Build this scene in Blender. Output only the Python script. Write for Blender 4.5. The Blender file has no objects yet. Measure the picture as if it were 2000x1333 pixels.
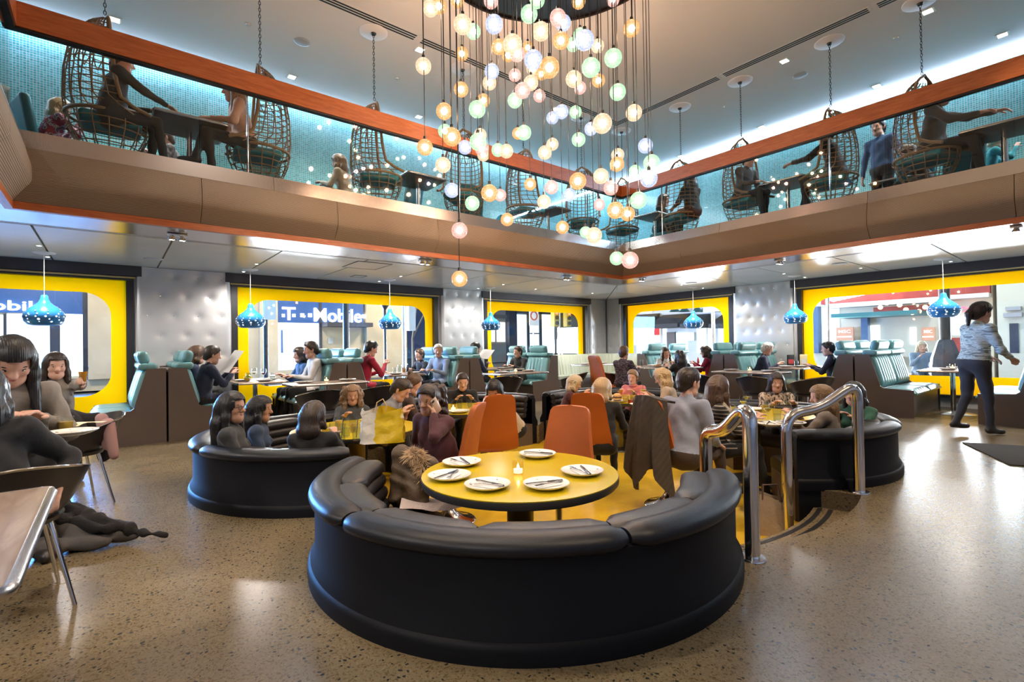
import bpy, bmesh, math, random
import numpy as np
from mathutils import Vector, Matrix
random.seed(7)
SC = bpy.context.scene
COL = SC.collection
PI = math.pi
def R(d): return math.radians(d)

# ------------------------------------------------------------------ camera
FPX, EYE = 962.0, 1.25
AZ, ROLL, PIT = R(50.8), R(0.89), R(0.625)
_f0 = Vector((math.cos(AZ), math.sin(AZ), 0)); _r0 = Vector((math.sin(AZ), -math.cos(AZ), 0)); _z = Vector((0, 0, 1))
FWD = _f0 * math.cos(PIT) + _z * math.sin(PIT)
UPV = _z * math.cos(PIT) - _f0 * math.sin(PIT)
CXA = _r0 * math.cos(ROLL) - UPV * math.sin(ROLL)
CYA = UPV * math.cos(ROLL) + _r0 * math.sin(ROLL)
CAM = Vector((0, 0, EYE))
cd = bpy.data.cameras.new('camera'); cd.sensor_width = 36; cd.lens = FPX * 36 / 2000; cd.clip_start = .03; cd.clip_end = 300
co = bpy.data.objects.new('camera', cd); COL.objects.link(co)
mw = Matrix.Identity(4)
for i in range(3):
    mw[i][0], mw[i][1], mw[i][2], mw[i][3] = CXA[i], CYA[i], -FWD[i], CAM[i]
co.matrix_world = mw
SC.camera = co
# survey helpers: a photo point on a known plane gives a place in the room
def ray(x, y): return FWD + CXA * ((x - 1000) / FPX) + CYA * ((666.5 - y) / FPX)
def gz(x, y, z): d = ray(x, y); return CAM + d * ((z - EYE) / d.z)
def gu(x, y, u): d = ray(x, y); return CAM + d * (u / d.x)
def gv(x, y, v): d = ray(x, y); return CAM + d * (v / d.y)
def gd(x, y, dep): return CAM + ray(x, y) * dep

# ------------------------------------------------------------------ world, exposure
W = bpy.data.worlds.new('night'); SC.world = W; W.use_nodes = True
bg = W.node_tree.nodes['Background']; bg.inputs[0].default_value = (.035, .06, .14, 1); bg.inputs[1].default_value = .6
SC.view_settings.view_transform = 'Standard'; SC.view_settings.look = 'None'
SC.view_settings.gamma = 1; SC.view_settings.use_curve_mapping = False
SC.view_settings.exposure = 0.5
SC.cycles.max_bounces = 7; SC.cycles.diffuse_bounces = 3; SC.cycles.glossy_bounces = 3
SC.cycles.transmission_bounces = 6; SC.cycles.transparent_max_bounces = 24
SC.cycles.caustics_reflective = False; SC.cycles.caustics_refractive = False
SC.cycles.sample_clamp_indirect = 4.0; SC.cycles.sample_clamp_direct = 30.0

# ------------------------------------------------------------------ room dimensions (metres)
WV, WU, CZ = 10.05, 12.0, 2.64          # back wall, right wall, lower ceiling
U0, U1, V0, V1 = -0.72, 8.42, -2.2, 6.58  # opening in the mezzanine floor
MZ, UZ = 3.32, 6.2                       # mezzanine floor, upper ceiling
PF = -0.30                               # pit floor
PC = Vector((4.05, 4.05, 0))             # middle of the pit and of the chandelier
UMIN, VMIN = -6.0, -5.0

# ------------------------------------------------------------------ lamps of the room and street, some added
def light(name, kind, loc, energy, color=(1, 1, 1), size=.1, target=None, spot=80, blend=.5, sy=None):
    l = bpy.data.lights.new(name, kind); l.energy = energy; l.color = color
    if kind == 'AREA':
        l.size = size
        if sy: l.shape = 'RECTANGLE'; l.size_y = sy
    else: l.shadow_soft_size = size
    if kind == 'SPOT': l.spot_size = R(spot); l.spot_blend = blend
    o = bpy.data.objects.new(name, l); COL.objects.link(o); o.location = loc
    d = (Vector(target) - Vector(loc)) if target is not None else Vector((0, 0, -1))
    o.rotation_euler = d.to_track_quat('-Z', 'Y').to_euler()
    return o
WARM, NEUT, COOL = (1, .80, .56), (1, .92, .84), (.72, .88, 1.0)
for x, y, e in ((1.2, 2.6, 200), (6.9, 2.0, 190), (1.0, 5.6, 220), (6.8, 5.4, 240), (4.2, 2.6, 160)):            # recessed spots of the upper ceiling over the atrium
    light('atrium_spot', 'SPOT', (x, y, UZ - .05), e, NEUT, .12, (x * .9 + PC.x * .1, y * .9 + PC.y * .1, 0), 58, .7)
for x, y, e, tx, ty in ((2.0, -1.6, 520, 3.0, 5.2), (5.2, -1.6, 520, 5.2, 4.0), (-.5, 3.6, 300, -.2, 3.0), (.4, .2, 110, .3, .9), (4.6, -1.0, 120, 4.8, .2), (7.6, .4, 160, 7.8, 1.0)):   # front of the hall; first two are unseen, added to light faces in the pit
    light('front_spot', 'SPOT', (x, y, UZ - .05), e, WARM, .06, (tx, ty, 0), 50, .25)
for x, y in ((-3.2, 8.9), (-.7, 9.0), (1.87, 9.1), (4.4, 9.1), (6.9, 9.1), (9.6, 8.9), (10.8, 6.4), (10.8, 4.1), (11.0, 1.7), (10.8, -.6), (-2.2, 5.5), (-2.2, 2.5), (-2.0, 0)):     # downlights of the lower ceiling
    light('under_balcony_light', 'SPOT', (x, y, CZ - .03), 185, NEUT, .12, (x, y, 0), 160, .6)
for x, y in ((.4, 8.4), (3.0, 8.5), (5.6, 8.5), (8.2, 8.6), (10.3, 6.8), (10.4, 4.4), (10.4, 2.0), (10.4, -.4), (-2.5, 4)):     # balcony downlights
    light('balcony_light', 'SPOT', (x, y, UZ - .05), 130, NEUT, .10, (x, y, MZ), 120, .6)
for x, y, e in ((-2, 17.5, 900), (5, 18, 900), (12, 20, 900), (17.5, 9, 500), (16.5, 3, 380), (16, -3, 350)):     # street lamps
    light('street_light', 'POINT', (x, y, 5.5), e, (1, .86, .66) if y > 12 else (.9, .93, 1), .4)
light('blue_shop_light', 'AREA', (-3.5, 21.5, 2.2), 5200, (.12, .40, 1.0), 5, (1.5, 4.0, .8), sy=2)
for x, y, tx, ty, e in ((5, 21.5, 4, 7, 2300), (12, 24, 8, 8, 2200), (19.3, 9.0, 9, 6, 1500), (18.8, 2.5, 9, 2.5, 1200)):                   # area lamps added before the shop windows to brighten the lower ceiling
    light('shop_glow_and_fill', 'AREA', (x, y, 1.2), e, (.86, .94, 1.0), 5, (tx, ty, 2.2), sy=2)
#      # the blue shop front across the street
# ------------------------------------------------------------------ materials
MATS = {}
def mat(name, col=(.5, .5, .5), rough=.5, metal=0, bump=None, vary=None, spec=None, emit=None, es=0, coat=0, alpha=None, trans=0, sheen=0):
    """bump=(scale, strength[, detail]); vary=(scale, amount): procedural noise on colour"""
    if name in MATS: return MATS[name]
    m = bpy.data.materials.new(name); m.use_nodes = True; nt = m.node_tree; b = nt.nodes['Principled BSDF']
    b.inputs['Base Color'].default_value = (*col, 1); b.inputs['Roughness'].default_value = rough; b.inputs['Metallic'].default_value = metal
    if spec is not None: b.inputs['Specular IOR Level'].default_value = spec
    if coat: b.inputs['Coat Weight'].default_value = coat; b.inputs['Coat Roughness'].default_value = .08
    if trans: b.inputs['Transmission Weight'].default_value = trans
    if sheen: b.inputs['Sheen Weight'].default_value = sheen
    if emit: b.inputs['Emission Color'].default_value = (*emit, 1); b.inputs['Emission Strength'].default_value = es
    if bump or vary:
        tc = nt.nodes.new('ShaderNodeTexCoord')
    if vary:
        n = nt.nodes.new('ShaderNodeTexNoise'); n.inputs['Scale'].default_value = vary[0]; n.inputs['Detail'].default_value = 3
        nt.links.new(tc.outputs['Object'], n.inputs['Vector'])
        hs = nt.nodes.new('ShaderNodeMapRange'); hs.inputs['From Min'].default_value = .25; hs.inputs['From Max'].default_value = .75
        hs.inputs['To Min'].default_value = 1 - vary[1]; hs.inputs['To Max'].default_value = 1 + vary[1]
        nt.links.new(n.outputs['Fac'], hs.inputs['Value'])
        mx = nt.nodes.new('ShaderNodeVectorMath'); mx.operation = 'SCALE'; mx.inputs[0].default_value = col
        nt.links.new(hs.outputs[0], mx.inputs['Scale']); nt.links.new(mx.outputs[0], b.inputs['Base Color'])
    if bump:
        n = nt.nodes.new('ShaderNodeTexNoise'); n.inputs['Scale'].default_value = bump[0]; n.inputs['Detail'].default_value = bump[2] if len(bump) > 2 else 3
        nt.links.new(tc.outputs['Object'], n.inputs['Vector'])
        bp = nt.nodes.new('ShaderNodeBump'); bp.inputs['Strength'].default_value = bump[1]; bp.inputs['Distance'].default_value = .01
        nt.links.new(n.outputs['Fac'], bp.inputs['Height']); nt.links.new(bp.outputs[0], b.inputs['Normal'])
    MATS[name] = m
    return m
def emis(name, col, s):
    if name in MATS: return MATS[name]
    m = bpy.data.materials.new(name); m.use_nodes = True; nt = m.node_tree; nt.nodes.clear()
    e = nt.nodes.new('ShaderNodeEmission'); e.inputs[0].default_value = (*col, 1); e.inputs[1].default_value = s
    o = nt.nodes.new('ShaderNodeOutputMaterial'); nt.links.new(e.outputs[0], o.inputs[0]); MATS[name] = m; return m
def glassy(name, tint=(1, 1, 1), ior=1.45, rough=.0, extra=0):
    """thin clear sheet: transparent with a Fresnel reflection"""
    if name in MATS: return MATS[name]
    m = bpy.data.materials.new(name); m.use_nodes = True; nt = m.node_tree; nt.nodes.clear()
    t = nt.nodes.new('ShaderNodeBsdfTransparent'); t.inputs[0].default_value = (*tint, 1)
    g = nt.nodes.new('ShaderNodeBsdfGlossy'); g.inputs['Roughness'].default_value = rough
    f = nt.nodes.new('ShaderNodeFresnel'); ge = nt.nodes.new('ShaderNodeNewGeometry'); mr = nt.nodes.new('ShaderNodeMapRange')
    mr.inputs['To Min'].default_value = ior; mr.inputs['To Max'].default_value = 1 / ior      # same reflection on both faces of the sheet
    nt.links.new(ge.outputs['Backfacing'], mr.inputs['Value']); nt.links.new(mr.outputs[0], f.inputs[0])
    x = nt.nodes.new('ShaderNodeMixShader'); o = nt.nodes.new('ShaderNodeOutputMaterial')
    nt.links.new(f.outputs[0], x.inputs[0]); nt.links.new(t.outputs[0], x.inputs[1]); nt.links.new(g.outputs[0], x.inputs[2]); nt.links.new(x.outputs[0], o.inputs[0])
    MATS[name] = m; return m
def node(nt, t, **kw):
    n = nt.nodes.new(t)
    for k, v in kw.items():
        if k.startswith('i_'): n.inputs[k[2:].replace('_', ' ')].default_value = v
        else: setattr(n, k, v)
    return n
def base(name, rough=.5, metal=0, **kw):
    m = mat(name, rough=rough, metal=metal, **kw); return m, m.node_tree, m.node_tree.nodes['Principled BSDF']
def ramp(nt, stops, interp='LINEAR'):
    r = nt.nodes.new('ShaderNodeValToRGB'); cr = r.color_ramp; cr.interpolation = interp
    while len(cr.elements) < len(stops): cr.elements.new(.5)
    for e, (p, c) in zip(cr.elements, stops): e.position = p; e.color = (*c, 1)
    return r

def m_terrazzo():
    m, nt, b = base('terrazzo', rough=.27)
    tc = node(nt, 'ShaderNodeTexCoord'); L = nt.links.new
    v1 = node(nt, 'ShaderNodeTexVoronoi', i_Scale=50.0); v2 = node(nt, 'ShaderNodeTexVoronoi', i_Scale=140.0)
    n = node(nt, 'ShaderNodeTexNoise', i_Scale=.9, i_Detail=4.0)
    wp = node(nt, 'ShaderNodeTexNoise', i_Scale=26.0, i_Detail=2.0)
    off = node(nt, 'ShaderNodeVectorMath', operation='SCALE'); off.inputs['Scale'].default_value = .03
    add = node(nt, 'ShaderNodeVectorMath', operation='ADD')
    L(tc.outputs['Object'], wp.inputs['Vector']); L(wp.outputs['Color'], off.inputs[0]); L(tc.outputs['Object'], add.inputs[0]); L(off.outputs[0], add.inputs[1])
    for v in (v1, v2): L(add.outputs[0], v.inputs['Vector'])
    L(tc.outputs['Object'], n.inputs['Vector'])
    base_c = ramp(nt, [(.3, (.155, .117, .068)), (.7, (.215, .168, .102))]); L(n.outputs['Fac'], base_c.inputs[0])
    sep1 = node(nt, 'ShaderNodeSeparateColor'); L(v1.outputs['Color'], sep1.inputs[0])
    r1 = ramp(nt, [(0, (0, 0, 0)), (.755, (0, 0, 0)), (.785, (1, 1, 1))]); L(sep1.outputs[0], r1.inputs[0])
    d1 = ramp(nt, [(0, (1, 1, 1)), (.30, (1, 1, 1)), (.36, (0, 0, 0))]); L(v1.outputs['Distance'], d1.inputs[0])
    k1 = node(nt, 'ShaderNodeMath', operation='MULTIPLY'); L(r1.outputs[0], k1.inputs[0]); L(d1.outputs[0], k1.inputs[1])
    x1 = node(nt, 'ShaderNodeMixRGB'); x1.inputs[2].default_value = (.028, .03, .028, 1); L(k1.outputs[0], x1.inputs[0]); L(base_c.outputs[0], x1.inputs[1])
    sep2 = node(nt, 'ShaderNodeSeparateColor'); L(v2.outputs['Color'], sep2.inputs[0])
    r2 = ramp(nt, [(0, (.55, .5, .42)), (.2, (.75, .72, .6)), (.21, (1, 1, 1)), (.86, (1, 1, 1)), (.88, (1.2, 1.16, 1.1))]); L(sep2.outputs[1], r2.inputs[0])
    x2 = node(nt, 'ShaderNodeMixRGB', blend_type='MULTIPLY'); x2.inputs[0].default_value = 1; L(x1.outputs[0], x2.inputs[1]); L(r2.outputs[0], x2.inputs[2])
    L(x2.outputs[0], b.inputs['Base Color'])
    return m
def m_mosaic(axis):
    m, nt, b = base('mosaic_' + axis, rough=.18); L = nt.links.new
    tc = node(nt, 'ShaderNodeTexCoord'); sp = node(nt, 'ShaderNodeSeparateXYZ'); cb = node(nt, 'ShaderNodeCombineXYZ')
    L(tc.outputs['Object'], sp.inputs[0]); L(sp.outputs['X' if axis == 'u' else 'Y'], cb.inputs['X']); L(sp.outputs['Z'], cb.inputs['Y'])
    br = node(nt, 'ShaderNodeTexBrick', offset=0.0, squash=1.0); br.inputs['Scale'].default_value = 1
    br.inputs['Brick Width'].default_value = .036; br.inputs['Row Height'].default_value = .036; br.inputs['Mortar Size'].default_value = .0032
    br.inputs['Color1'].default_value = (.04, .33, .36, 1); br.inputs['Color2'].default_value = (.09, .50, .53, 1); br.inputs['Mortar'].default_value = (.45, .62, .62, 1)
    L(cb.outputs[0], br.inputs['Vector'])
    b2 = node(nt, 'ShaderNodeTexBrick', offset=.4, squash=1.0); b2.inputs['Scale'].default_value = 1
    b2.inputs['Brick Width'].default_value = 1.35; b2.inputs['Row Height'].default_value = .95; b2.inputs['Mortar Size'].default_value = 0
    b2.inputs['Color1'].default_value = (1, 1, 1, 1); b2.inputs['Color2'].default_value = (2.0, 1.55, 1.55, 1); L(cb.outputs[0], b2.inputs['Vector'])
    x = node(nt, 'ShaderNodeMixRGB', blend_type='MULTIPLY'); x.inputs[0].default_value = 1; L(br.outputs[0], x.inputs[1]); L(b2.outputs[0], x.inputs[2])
    L(x.outputs[0], b.inputs['Base Color'])
    bp = node(nt, 'ShaderNodeBump', invert=True); bp.inputs['Strength'].default_value = .4; bp.inputs['Distance'].default_value = .003; L(br.outputs['Fac'], bp.inputs['Height']); L(bp.outputs[0], b.inputs['Normal'])
    return m
def m_wood(name, c1, c2, scale=(1, 12, 12), rough=.35, bands=3.0):
    m, nt, b = base(name, rough=rough); L = nt.links.new
    tc = node(nt, 'ShaderNodeTexCoord'); mp = node(nt, 'ShaderNodeMapping'); mp.inputs['Scale'].default_value = scale; L(tc.outputs['Object'], mp.inputs[0])
    n = node(nt, 'ShaderNodeTexNoise', i_Scale=bands, i_Detail=6.0, i_Distortion=1.2); L(mp.outputs[0], n.inputs['Vector'])
    r = ramp(nt, [(.3, c1), (.7, c2)]); L(n.outputs['Fac'], r.inputs[0]); L(r.outputs[0], b.inputs['Base Color'])
    return m
def m_wave(name, c1, c2, freq, axis, rough=.8, strength=.5, metal=0, dist=.004, vary=0.0):
    """fine ribs: sine along an object axis drives relief and a slight colour change"""
    m, nt, b = base(name, rough=rough, metal=metal); L = nt.links.new
    tc = node(nt, 'ShaderNodeTexCoord'); w = node(nt, 'ShaderNodeTexWave', wave_type='BANDS', bands_direction=axis); w.inputs['Scale'].default_value = freq; w.inputs['Distortion'].default_value = .25; w.inputs['Detail'].default_value = 1
    L(tc.outputs['Object'], w.inputs['Vector'])
    r = ramp(nt, [(.2, c1), (.8, c2)]); L(w.outputs['Fac'], r.inputs[0])
    bp = node(nt, 'ShaderNodeBump'); bp.inputs['Strength'].default_value = strength; bp.inputs['Distance'].default_value = dist
    L(w.outputs['Fac'], bp.inputs['Height']); L(bp.outputs[0], b.inputs['Normal'])
    L(r.outputs[0], b.inputs['Base Color'])
    return m
def m_blotch(name, stops, scale, rough=.8, detail=3.0, stretch=(1, 1, 1), interp='CONSTANT'):
    """printed or mottled cloth"""
    m, nt, b = base(name, rough=rough); L = nt.links.new
    tc = node(nt, 'ShaderNodeTexCoord'); mp = node(nt, 'ShaderNodeMapping'); mp.inputs['Scale'].default_value = stretch; L(tc.outputs['Object'], mp.inputs[0])
    n = node(nt, 'ShaderNodeTexNoise', i_Scale=scale, i_Detail=detail); L(mp.outputs[0], n.inputs['Vector'])
    r = ramp(nt, stops, interp); L(n.outputs['Fac'], r.inputs[0]); L(r.outputs[0], b.inputs['Base Color'])
    return m

LEATHER = mat('black_leather', (.0065, .0075, .012), .42, bump=(160, .10), spec=.38)
LEATHER2 = mat('inner_leather', (.018, .016, .017), .40, bump=(120, .15), spec=.5)
CHROME = mat('chrome', (.82, .82, .84), .12, 1)
STEEL = mat('brushed_steel', (.62, .58, .56), .26, 1, bump=(60, .05))
BLACKM = mat('black_metal', (.016, .016, .018), .4)
DARKF = mat('dark_frame', (.028, .024, .03), .45)
YELLOW = mat('yellow_laminate', (.62, .45, .012), .22, vary=(3, .05))
YPIT = None
TEAL = mat('teal_leather', (.13, .30, .325), .32, bump=(70, .12), vary=(4, .12), spec=.5)
TEALD = mat('teal_velvet', (.015, .20, .25), .55)
BROWNP = mat('taupe_panel', (.115, .085, .07), .42, vary=(2, .08))
ORANGE = mat('orange_leather', (.50, .125, .022), .42, bump=(90, .10), vary=(5, .08))
WHITEP = mat('white_plaster', (.90, .87, .87), .85, bump=(45, .12))
WHITE = mat('white_ceramic', (.82, .81, .79), .15)
WOODR = m_wood('cherry_wood', (.34, .085, .024), (.52, .155, .048), (1.2, 9, 14), .32)
WOODR2 = m_wood('cherry_wood_cross', (.34, .085, .024), (.52, .155, .048), (9, 1.2, 14), .32)
WALNUT = m_wood('walnut_laminate', (.20, .135, .10), (.36, .27, .205), (9, 1.3, 9), .3, 2.4)
TABTOP = m_wood('brown_laminate', (.22, .155, .125), (.33, .25, .21), (2, 8, 9), .3, 2.0)
TERR = m_terrazzo()
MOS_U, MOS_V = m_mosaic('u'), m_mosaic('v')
YPIT = m_blotch('yellow_penny_tile', [(.2, (.52, .31, .012)), (.8, (.66, .43, .02))], 8, .3, 4, interp='LINEAR')
def _penny():
    nt = YPIT.node_tree; b = nt.nodes['Principled BSDF']; tc = node(nt, 'ShaderNodeTexCoord')
    v = node(nt, 'ShaderNodeTexVoronoi', i_Scale=44.0, i_Randomness=0.0); nt.links.new(tc.outputs['Object'], v.inputs['Vector'])
    bp = node(nt, 'ShaderNodeBump', invert=True); bp.inputs['Strength'].default_value = .6; bp.inputs['Distance'].default_value = .004
    nt.links.new(v.outputs['Distance'], bp.inputs['Height']); nt.links.new(bp.outputs[0], b.inputs['Normal'])
_penny()
FASC_U = m_wave('ribbed_weave_u', (.19, .135, .09), (.32, .235, .165), 26, 'Z', .85, .7)
WINGLASS = glassy('window_glass', (.98, .99, 1), 1.5)
BALGLASS = glassy('balustrade_glass', (.95, .985, .98), 1.48)
CLEAR = glassy('drinking_glass', (.93, .95, .95), 1.35)
SILVER = mat('hammered_silver', (.56, .57, .58), .36, .55, bump=(2.5, .15, 1))
WICKER = m_wave('wicker', (.16, .085, .035), (.36, .215, .095), 60, 'Z', .55, .5)

# ------------------------------------------------------------------ mesh builders
class MB:
    def __init__(s): s.v = []; s.f = []; s.mi = []; s.cur = 0
    def add(s, vs, fs, M=None):
        o = len(s.v)
        if M is not None: vs = [M @ Vector(p) for p in vs]
        s.v += [tuple(p) for p in vs]; s.f += [tuple(i + o for i in f) for f in fs]; s.mi += [s.cur] * len(fs); return s
    def box(s, c, d, rz=0, M=None):
        x, y, z = d[0] / 2, d[1] / 2, d[2] / 2
        vs = [(a * x, b * y, e * z) for a in (-1, 1) for b in (-1, 1) for e in (-1, 1)]
        fs = [(0, 1, 3, 2), (4, 6, 7, 5), (0, 4, 5, 1), (2, 3, 7, 6), (0, 2, 6, 4), (1, 5, 7, 3)]
        T = Matrix.Translation(c) @ Matrix.Rotation(rz, 4, 'Z')
        if M is not None: T = M @ T
        return s.add(vs, fs, T)
    def b2(s, p, q, M=None):
        return s.box([(a + b) / 2 for a, b in zip(p, q)], [abs(b - a) for a, b in zip(p, q)], 0, M)
    def rbox(s, c, d, r, n=1, M=None, rz=0, bend=None):
        """box with rounded edges; bend maps the points afterwards"""
        h = [x / 2 for x in d]; r = min(r, *[x * .999 for x in h])
        ax = []
        for a in h:
            e = [a - r * (1 - math.tan(PI / 4 * i / n)) for i in range(n, -1, -1)]
            ex = [] if a - r < r * .8 and not bend else []
            ax.append(sorted([-t for t in e] + e))
        vs, fs, idx = [], [], {}
        def vid(p):
            k = tuple(round(t, 6) for t in p)
            if k not in idx:
                q = [max(-(a - r), min(a - r, t)) for t, a in zip(p, h)]; dv = Vector([t - u for t, u in zip(p, q)]); l = dv.length
                pt = Vector(q) + (dv * (r / l) if l > 1e-9 else dv); idx[k] = len(vs); vs.append(pt)
            return idx[k]
        for A in range(3):
            B, C2 = (A + 1) % 3, (A + 2) % 3
            for sg in (-1, 1):
                for i in range(len(ax[B]) - 1):
                    for j in range(len(ax[C2]) - 1):
                        q = []
                        for bi, cj in ((i, j), (i + 1, j), (i + 1, j + 1), (i, j + 1)):
                            p = [0, 0, 0]; p[A] = sg * h[A]; p[B] = ax[B][bi]; p[C2] = ax[C2][cj]; q.append(vid(p))
                        fs.append(q if sg > 0 else q[::-1])
        T = Matrix.Translation(c) @ Matrix.Rotation(rz, 4, 'Z')
        vs = [T @ p for p in vs]
        if bend: vs = [Vector(bend(p)) for p in vs]
        return s.add(vs, fs, M)
    def tube(s, path, r, n=8, closed=False, caps=True, M=None):
        P = [Vector(p) for p in path]; m = len(P); rs = r if isinstance(r, (list, tuple)) else [r] * m
        vs, fs = [], []; up = None
        for i in range(m):
            a = P[i - 1] if (i > 0 or closed) else P[i]; b = P[(i + 1) % m] if (i < m - 1 or closed) else P[i]
            t = (b - a).normalized()
            if up is None: up = Vector((0, 0, 1)) if abs(t.z) < .9 else Vector((1, 0, 0))
            x = t.cross(up)
            if x.length < 1e-6: x = t.orthogonal()
            x.normalize(); y = x.cross(t); up = y
            vs += [P[i] + (x * math.cos(2 * PI * k / n) + y * math.sin(2 * PI * k / n)) * rs[i] for k in range(n)]
        for i in range(m if closed else m - 1):
            j = (i + 1) % m
            fs += [(i * n + k, i * n + (k + 1) % n, j * n + (k + 1) % n, j * n + k) for k in range(n)]
        if caps and not closed: fs += [tuple(range(n))[::-1], tuple((m - 1) * n + k for k in range(n))]
        return s.add(vs, fs, M)
    def lathe(s, prof, n=24, c=(0, 0, 0), a0=0, a1=2 * PI, M=None):
        full = abs(a1 - a0 - 2 * PI) < 1e-6; m = len(prof); k = n if full else n + 1; vs, fs = [], []
        for i in range(k):
            a = a0 + (a1 - a0) * i / n; ca, sa = math.cos(a), math.sin(a)
            vs += [(c[0] + r * ca, c[1] + r * sa, c[2] + z) for r, z in prof]
        for i in range(n):
            j = (i + 1) % k
            for q in range(m - 1):
                f = [i * m + q, j * m + q, j * m + q + 1, i * m + q + 1]
                if prof[q][0] < 1e-6: f = [f[0], f[2], f[3]]
                elif prof[q + 1][0] < 1e-6: f = [f[0], f[1], f[2]]
                fs.append(tuple(f))
        if not full:
            fs += [tuple(range(m)), tuple(n * m + q for q in range(m))[::-1]]
        return s.add(vs, fs, M)
    def prism(s, poly, a, b, axis='z', M=None):
        """polygon (2D) pulled from a to b along axis; the 2D axes are the two others in order"""
        n = len(poly); mk = {'z': lambda p, t: (p[0], p[1], t), 'y': lambda p, t: (p[0], t, p[1]), 'x': lambda p, t: (t, p[0], p[1])}[axis]
        vs = [mk(p, a) for p in poly] + [mk(p, b) for p in poly]
        fs = [(i, (i + 1) % n, (i + 1) % n + n, i + n) for i in range(n)] + [tuple(range(n))[::-1], tuple(range(n, 2 * n))]
        return s.add(vs, fs, M)
    def grid(s, P, M=None, wrap=False):
        m, n = len(P), len(P[0]); vs = [p for row in P for p in row]
        fs = [(i * n + j, i * n + (j + 1) % n, (i + 1) * n + (j + 1) % n, (i + 1) * n + j) for i in range(m - 1) for j in range(n if wrap else n - 1)]
        return s.add(vs, fs, M)
    def sheet(s, P, th, M=None):
        """a curved sheet with thickness th along its normals"""
        m, n = len(P), len(P[0]); P = [[Vector(p) for p in r] for r in P]; Q = []
        for i in range(m):
            row = []
            for j in range(n):
                du = P[min(i + 1, m - 1)][j] - P[max(i - 1, 0)][j]; dv = P[i][min(j + 1, n - 1)] - P[i][max(j - 1, 0)]
                nn = du.cross(dv); nn = nn.normalized() if nn.length > 1e-9 else Vector((0, 0, 1)); row.append(P[i][j] + nn * th)
            Q.append(row)
        s.grid(P, M); o = len(s.v)
        vs = [p for r in Q for p in r]; fs = [(i * n + j, (i + 1) * n + j, (i + 1) * n + j + 1, i * n + j + 1) for i in range(m - 1) for j in range(n - 1)]
        s.add(vs, fs, M); a = o - m * n; rim = [(0, j) for j in range(n)] + [(i, n - 1) for i in range(1, m)] + [(m - 1, j) for j in range(n - 2, -1, -1)] + [(i, 0) for i in range(m - 2, 0, -1)]
        L = len(rim)
        for k in range(L):
            (i, j), (i2, j2) = rim[k], rim[(k + 1) % L]
            s.f.append((a + i2 * n + j2, a + i * n + j, o + i * n + j, o + i2 * n + j2)); s.mi.append(s.cur)
        return s
    def mesh(s, name, mats, smooth=None):
        me = bpy.data.meshes.new(name); me.from_pydata(s.v, [], s.f)
        for m in (mats if isinstance(mats, (list, tuple)) else [mats]): me.materials.append(m)
        if any(s.mi): me.polygons.foreach_set('material_index', s.mi)
        if smooth is not None:
            me.polygons.foreach_set('use_smooth', [True] * len(me.polygons))
            me.set_sharp_from_angle(angle=R(smooth))
        me.update(); return me
    def build(s, name, mats, parent=None, smooth=None, loc=None, rz=None, fix=True):
        me = s.mesh(name, mats, smooth)
        if fix:
            bm = bmesh.new(); bm.from_mesh(me); bmesh.ops.recalc_face_normals(bm, faces=bm.faces); bm.to_mesh(me); bm.free()
        return obj(name, me, parent, loc, rz)
def obj(name, data, parent=None, loc=None, rz=None):
    o = bpy.data.objects.new(name, data); COL.objects.link(o); o.parent = parent
    if loc is not None: o.location = loc
    if rz is not None: o.rotation_euler = (0, 0, rz)
    return o
def tag(o, label, cat, group=None):
    o['label'] = label; o['category'] = cat
    if group: o['group'] = group
    return o
def thing(name, label, cat, loc=(0, 0, 0), rz=0, group=None):
    return tag(obj(name, None, None, loc, rz), label, cat, group)
def struct(o, label=None):
    o['kind'] = 'structure'
    if label: o['label'] = label
    return o
def dup(o, loc=None, rz=None, label=None, parent=None, group=None, scale=None):
    c = o.copy(); COL.objects.link(c); c.parent = parent
    if parent is None and loc is not None: c.location = loc
    if parent is None and rz is not None: c.rotation_euler = (0, 0, rz)
    if scale: c.scale = (scale,) * 3
    if label: c['label'] = label
    if group: c['group'] = group
    for ch in [x for x in o.children]: dup(ch, parent=c)
    return c
def yaw(a, b): return math.atan2(b[1] - a[1], b[0] - a[0]) - PI / 2   # local +Y looks from a to b
# ------------------------------------------------------------------ floor, pit, steps
BOOTHS = {'A': (2.08, 2.46), 'B': (1.80, 4.93), 'D': (3.95, 5.85), 'E': (6.05, 4.85), 'C': (5.5, 2.55)}
BR = 1.30
EA0, EA1 = R(-113), R(-76.5)
def hole_r(th, grow=0.0):
    d = Vector((math.cos(th), math.sin(th))); best = 2.15
    for cx, cy in BOOTHS.values():
        c = Vector((cx - PC.x, cy - PC.y)); k = c.dot(d); q = (BR - .06) ** 2 - c.length_squared + k * k
        if q > 0 and k > 0: best = max(best, k + math.sqrt(q))
    if EA0 <= th <= EA1: best = 2.8
    return best + grow
angs = sorted([-PI + 2 * PI * i / 540 for i in range(540)] + [EA0 - 1e-4, EA0, EA1, EA1 + 1e-4] + [math.atan2(y - PC.y, x - PC.x) for x in (UMIN, WU + .3) for y in (VMIN, WV + .3)])
m = MB(); rows = []
for th in angs:
    c, s = math.cos(th), math.sin(th); r = hole_r(th)
    k = min([((WU + .3 - PC.x) / c) if c > 1e-9 else ((UMIN - PC.x) / c if c < -1e-9 else 1e9), ((WV + .3 - PC.y) / s) if s > 1e-9 else ((VMIN - PC.y) / s if s < -1e-9 else 1e9)])
    rows.append([(PC.x + r * c, PC.y + r * s, PF - .02), (PC.x + r * c, PC.y + r * s, 0), (PC.x + k * c, PC.y + k * s, 0)])
m.grid(rows + [rows[0]])
floor = struct(m.build('floor', TERR), 'speckled grey brown terrazzo floor')
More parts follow.
